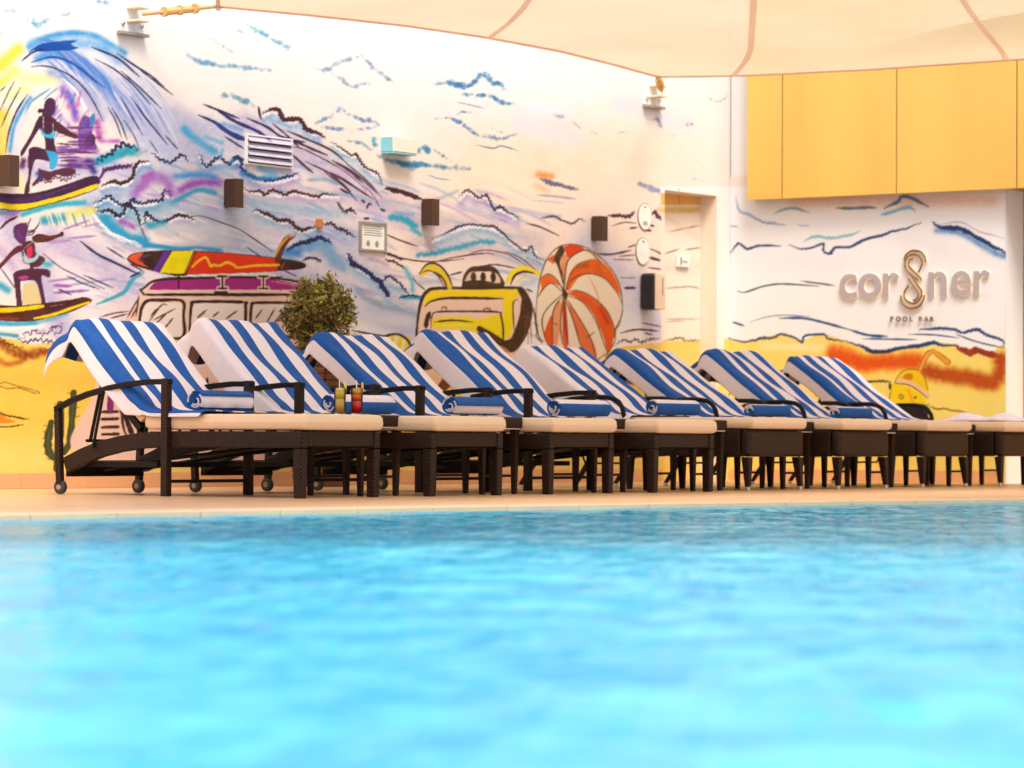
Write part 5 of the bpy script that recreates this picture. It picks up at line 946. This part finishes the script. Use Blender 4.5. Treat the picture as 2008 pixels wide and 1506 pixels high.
def roll(loc, hc, label, rot, y=.80, x0=.04, ln=.52, seed=0, R0=.056):
    r = random.Random(seed); turns = 3.6; n = 110; prof = []
    for k in range(n):
        a = 2*math.pi*turns*k/(n-1); rr = .010+(R0-.010)*k/(n-1); prof.append((rr*math.cos(a+rot), rr*math.sin(a+rot)*.95, a, rr))
    xs = [0, .012, .06, ln*.35, ln*.65, ln-.06, ln-.012, ln]; sh = [.96, 1.0, 1.02, 1.03, 1.0, 1.02, 1.0, .95]
    vs = [(x, p[0]*k+.006*math.sin(3*x/ln), p[1]*k) for x, k in zip(xs, sh) for p in prof]; fs = []; mi = []; arc = 0
    lens = [0]
    for k in range(1, n): lens.append(lens[-1]+math.hypot(prof[k][0]-prof[k-1][0], prof[k][1]-prof[k-1][1]))
    for k in range(n-1):
        blue = ((lens[-1]-lens[k]+.03) % .19) < .115
        for i in range(len(xs)-1): fs.append((i*n+k, i*n+k+1, (i+1)*n+k+1, (i+1)*n+k)); mi.append(1 if blue else 0)
    me = bpy.data.meshes.new('rolled_towel'); me.from_pydata(vs, [], fs); me.materials.append(M['twhite']); me.materials.append(M['tblue']); me.polygons.foreach_set('material_index', mi); me.polygons.foreach_set('use_smooth', [True]*len(fs))
    o = link('rolled_towel', me); md = o.modifiers.new('thickness', 'SOLIDIFY'); md.thickness = .008; md.offset = 0
    o.location = (loc[0]+x0, loc[1]+y, hc+R0+.012); o.rotation_euler = (0, 0, r.uniform(-.05, .05)); tag(o, label, 'rolled towel', 'rolled towels on the lounger seats')
def side_table(loc, label):
    t = empty('side_table', (*loc, 0)); tag(t, label, 'side table', 'wicker side tables between the loungers'); w_, d_ = .40, .42; wk = M['wicker']
    part('ttop', 'table_top', wk, t, lambda b: b.box((0, 0, .385), (w_, d_, .450)), bevel=.010)
    part('trim', 'table_trim', M['creambox'], t, lambda b: b.box((.012, .012, .378), (w_-.012, d_-.012, .3845)))
    for k, (x, y) in enumerate(((.035, .035), (w_-.035, .035), (.035, d_-.035), (w_-.035, d_-.035))):
        part(f'tleg{k}', 'leg', wk, t, lambda b: b.taper((x+(-.004 if x > .2 else .004), y, 0), (.014, .014), (x, y, .377), (.022, .022)), bevel=.005)
    for y_ in (.03, d_-.045): part(f'tstr{y_}', 'stretcher', M['frame'], t, lambda b: b.box((.06, y_, .10), (w_-.06, y_+.015, .115)))
LP = [(13.905, 11.094), (14.992, 11.049), (16.150, 11.048), (17.232, 11.019), (18.519, 11.121), (19.687, 11.122), (21.023, 11.201), (22.227, 11.202)]
TOP = [(1.60, .976), (1.68, 1.012), (1.71, .964), (1.74, 1.015), (1.75, .957), (1.785, .962), (1.79, .988), (1.785, .975)]
LAB = ['dark wicker sun lounger with square arms, leftmost, in front of the painted cactus', 'dark wicker sun lounger with square arms in front of the painted camper van',
       'dark wicker sun lounger with square arms, in front of the potted bush, behind the drinks', 'dark wicker sun lounger with square arms in front of the painted yellow backpack',
       'round-armed wicker lounger in front of the painted balloon, first of the round-armed ones', 'round-armed wicker lounger below the wall dispenser',
       'round-armed wicker lounger in front of the doorway and wall corner', 'round-armed wicker lounger under the pool bar sign, rightmost of the row']
TL = ['leftmost lounger by the painted cactus', 'second lounger from the left', 'lounger in front of the potted bush', 'lounger in front of the painted backpack',
      'lounger in front of the painted balloon', 'lounger below the wall dispenser', 'lounger in front of the doorway', 'rightmost lounger under the pool bar sign']
PH = [0, .088, 0, .03, .092, .0, .01, .0]
for i, (lp, (yt, zt)) in enumerate(zip(LP, TOP)):
    t, hc = lounger(lp, 'A' if i < 4 else 'B', yt, zt, LAB[i], far_panel=(i == 7), seed=i)
    towel(lp, hc, yt, zt, 'blue striped towel draped over the '+TL[i], PH[i], seed=i+1, drop=(.14, .17, .14, .15, .15, .14, .15, .13)[i], hangl=(.16, .19, .16, .17, .20, .16, .17, .16)[i], flare=(.15, .17, .17, .15, .18, .15, .14, .14)[i], seat=(.42, .2, .2, .2, .2, .2, .2, .2)[i])
    if i < 7: roll(lp, hc, 'rolled blue towel on the '+TL[i], (-1.2, .6, -.7, .3, .5, .2, .3)[i], y=(.80, .76, .74, .76, .76, .74, .76)[i], x0=(.05, .02, .0, .0, .0, .03, .05)[i], ln=(.46, .54, .52, .54, .5, .5, .5)[i], seed=i, R0=(.060, .058, .058, .058, .054, .045, .045)[i])
for i in range(8):
    lp = LP[i]; g = LP[i+1] if i < 7 else (lp[0]+1.19, lp[1])
    side_table((lp[0]+.735, lp[1]+.19), ['dark wicker side table carrying the two drinks', 'dark wicker side table behind the second and third lounger fronts', 'dark wicker side table left of the painted balloon lounger row, third from left', 'dark wicker side table between the last square-armed and first round-armed lounger',
        'dark wicker side table between the first two round-armed loungers', 'dark wicker side table between the dispenser lounger and the doorway lounger', 'dark wicker side table left of the rightmost lounger', 'dark wicker side table right of the rightmost lounger, cut by the right edge'][i])
# pale towel over the last table, crumpled on top
def pale():
    vs = []; fs = []; n, m_ = 34, 40
    for j in range(m_+1):
        for i in range(n+1):
            u, v = i/n*.60, j/m_*.55; e_ = min(1., 6*min(u, .60-u)/.60+.05)*min(1., 6*min(v, .55-v)/.55+.05)
            z = .004+e_*(.022+.020*math.sin(u*19+v*8)+.016*math.sin(v*23-u*9+1)+.010*math.sin(u*41+v*17))
            vs.append((u+.02*math.sin(v*13), v+.02*math.sin(u*11), max(.004, z)))
    for j in range(m_):
        for i in range(n): a = j*(n+1)+i; fs.append((a, a+1, a+n+2, a+n+1))
    me = bpy.data.meshes.new('pale_towel'); me.from_pydata(vs, [], fs); me.polygons.foreach_set('use_smooth', [True]*len(fs)); me.materials.append(mat('towel_pale_pink', (.82, .68, .73), .95, .06, 20, .4, 200))
    o = link('pale_towel', me); o.location = (LP[7][0]+.01, LP[7][1]+.02, .471); md = o.modifiers.new('thickness', 'SOLIDIFY'); md.thickness = .008; md.offset = 1
    tag(o, 'pale pink towel crumpled on the seat of the rightmost lounger', 'towel')
pale()
# ------------------------------------------------------------------ drinks on the first table
def glass_mat():
    m = bpy.data.materials.new('clear_glass'); m.use_nodes = True; b = m.node_tree.nodes['Principled BSDF']; b.inputs['Transmission Weight'].default_value = 1.; b.inputs['Roughness'].default_value = .02; b.inputs['IOR'].default_value = 1.15; b.inputs['Base Color'].default_value = (.95, .95, .92, 1); return m
M['glass'] = glass_mat()
def drink(x, y, h, cols, garn, label):
    t = empty('cocktail', (x, y, .4505)); tag(t, label, 'drink', 'cocktails on the side table')
    MB().lathe([(.026, 0), (.031, .006), (.034, h), (.0322, h), (.0292, .010), (.001, .010)], n=24).build('glass', M['glass'], t, smooth=True)
    z0 = .011; k = 0
    for c, z1 in cols: MB().lathe([(.0285+.0028*z0/h, z0), (.0285+.0028*z1/h, z1)], n=24).build('liquid', mat('drink_%d' % k, c, .25, .12, 60), t, smooth=True); z0 = z1+.0005; k += 1
    MB().tube([(.004, .006, .02), (-.012, -.006, h+.045)], .0032, 8).build('straw', M['paper'], t)
    g = MB().lathe([(.024, -.003), (.026, 0), (.024, .003)], n=20, ax='y').build('fruit_slice', mat('fruit_slice', garn, .5, .2, 80), t); g.location = (.026, -.018, h+.010); g.rotation_euler = (0, .3, .5)
    MB().lathe([(.002, -.012), (.012, -.006), (.013, .004), (.002, .012)], (.0, -.012, h-.004), 12).build('ice_cube', M['glass'], t)
drink(14.685, 11.47, .148, [((.72, .42, .10), .085), ((.80, .52, .05), .135)], (.80, .74, .10), 'tall pale yellow cocktail with lemon slice, left of the red one')
drink(14.800, 11.44, .146, [((.72, .015, .008), .075), ((.78, .10, .01), .110), ((.85, .35, .02), .137)], (.86, .42, .05), 'tall red and orange layered cocktail with fruit slice')
# ------------------------------------------------------------------ potted bush by the wall
pc = (17.69, 13.98)
pt_ = empty('potted_bush', (*pc, 0)); tag(pt_, 'round leafy bush in a tall brown slatted planter by the wall', 'plant')
pot = MB().taper((0, 0, .0), (.118, .118), (0, 0, .80), (.172, .172)).build('planter', M['frame'], pt_)
ns = 18
for side in range(4):
    for k in range(ns):
        z0, z1 = .80*k/ns+.003, .80*(k+1)/ns-.003; h0 = .121+.055*z0/.8; h1 = .121+.055*z1/.8; dj = random.uniform(0, .006)
        b = MB(); c_, s_ = [(1, 0), (0, 1), (-1, 0), (0, -1)][side]
        vs = []
        for hh, z in ((h0, z0), (h1, z1)):
            for o_, u in ((hh, -hh*.985), (hh, hh*.985), (hh+.008+dj, hh*.985), (hh+.008+dj, -hh*.985)): vs.append((o_*c_-u*s_, o_*s_+u*c_, z))
        b.add(vs, [(0, 1, 2, 3), (7, 6, 5, 4), (0, 4, 5, 1), (1, 5, 6, 2), (2, 6, 7, 3), (3, 7, 4, 0)]); b.build('slat', M['wood'], pot)
MB().box((-.15, -.15, .775), (.15, .15, .79)).build('soil', M['soil'], pt_)
tk = MB(); rr = random.Random(4); tips = []
for k in range(22):
    a = rr.uniform(0, 6.28); r1 = rr.uniform(.05, .26); z1 = rr.uniform(.95, 1.32); tk.tube([(rr.uniform(-.05, .05), rr.uniform(-.05, .05), .78), (r1*.4*math.cos(a), r1*.4*math.sin(a), .78+(z1-.78)*.5), (r1*math.cos(a), r1*math.sin(a), z1)], [.010, .007, .003], 5)
tk.build('stems', M['bark'], pt_)
def leaf_mat(name, c1, c2):
    m = mat(name, c1, .55, .25, 30); b = m.node_tree.nodes['Principled BSDF']; b.inputs['Subsurface Weight'].default_value = 0.
    return m
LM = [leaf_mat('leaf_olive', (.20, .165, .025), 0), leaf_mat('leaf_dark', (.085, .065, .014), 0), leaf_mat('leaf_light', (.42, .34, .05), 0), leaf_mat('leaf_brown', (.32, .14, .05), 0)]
lf = MB(); r = np.random.default_rng(11); n = 0
clumps = []
for k in range(150):
    v = r.normal(size=3); v /= np.linalg.norm(v); q = r.uniform(.35, 1.)**.5; zc = 1.13; s3 = np.array([.215, .215, .235])
    if v[2] < -.2: s3 = np.array([.20, .20, .30])
    clumps.append((np.array([0, 0, zc])+v*(q if k % 9 else r.uniform(1.0, 1.14))*s3, r.uniform(.022, .055)))
for c, cr in clumps:
    for k in range(55):
        p = c+r.normal(size=3)*cr*.75; d = r.normal(size=3); d /= np.linalg.norm(d); u = np.cross(d, r.normal(size=3)); u /= np.linalg.norm(u); L_ = r.uniform(.012, .027); W_ = L_*.36
        m_ = np.cross(d, u)*.002
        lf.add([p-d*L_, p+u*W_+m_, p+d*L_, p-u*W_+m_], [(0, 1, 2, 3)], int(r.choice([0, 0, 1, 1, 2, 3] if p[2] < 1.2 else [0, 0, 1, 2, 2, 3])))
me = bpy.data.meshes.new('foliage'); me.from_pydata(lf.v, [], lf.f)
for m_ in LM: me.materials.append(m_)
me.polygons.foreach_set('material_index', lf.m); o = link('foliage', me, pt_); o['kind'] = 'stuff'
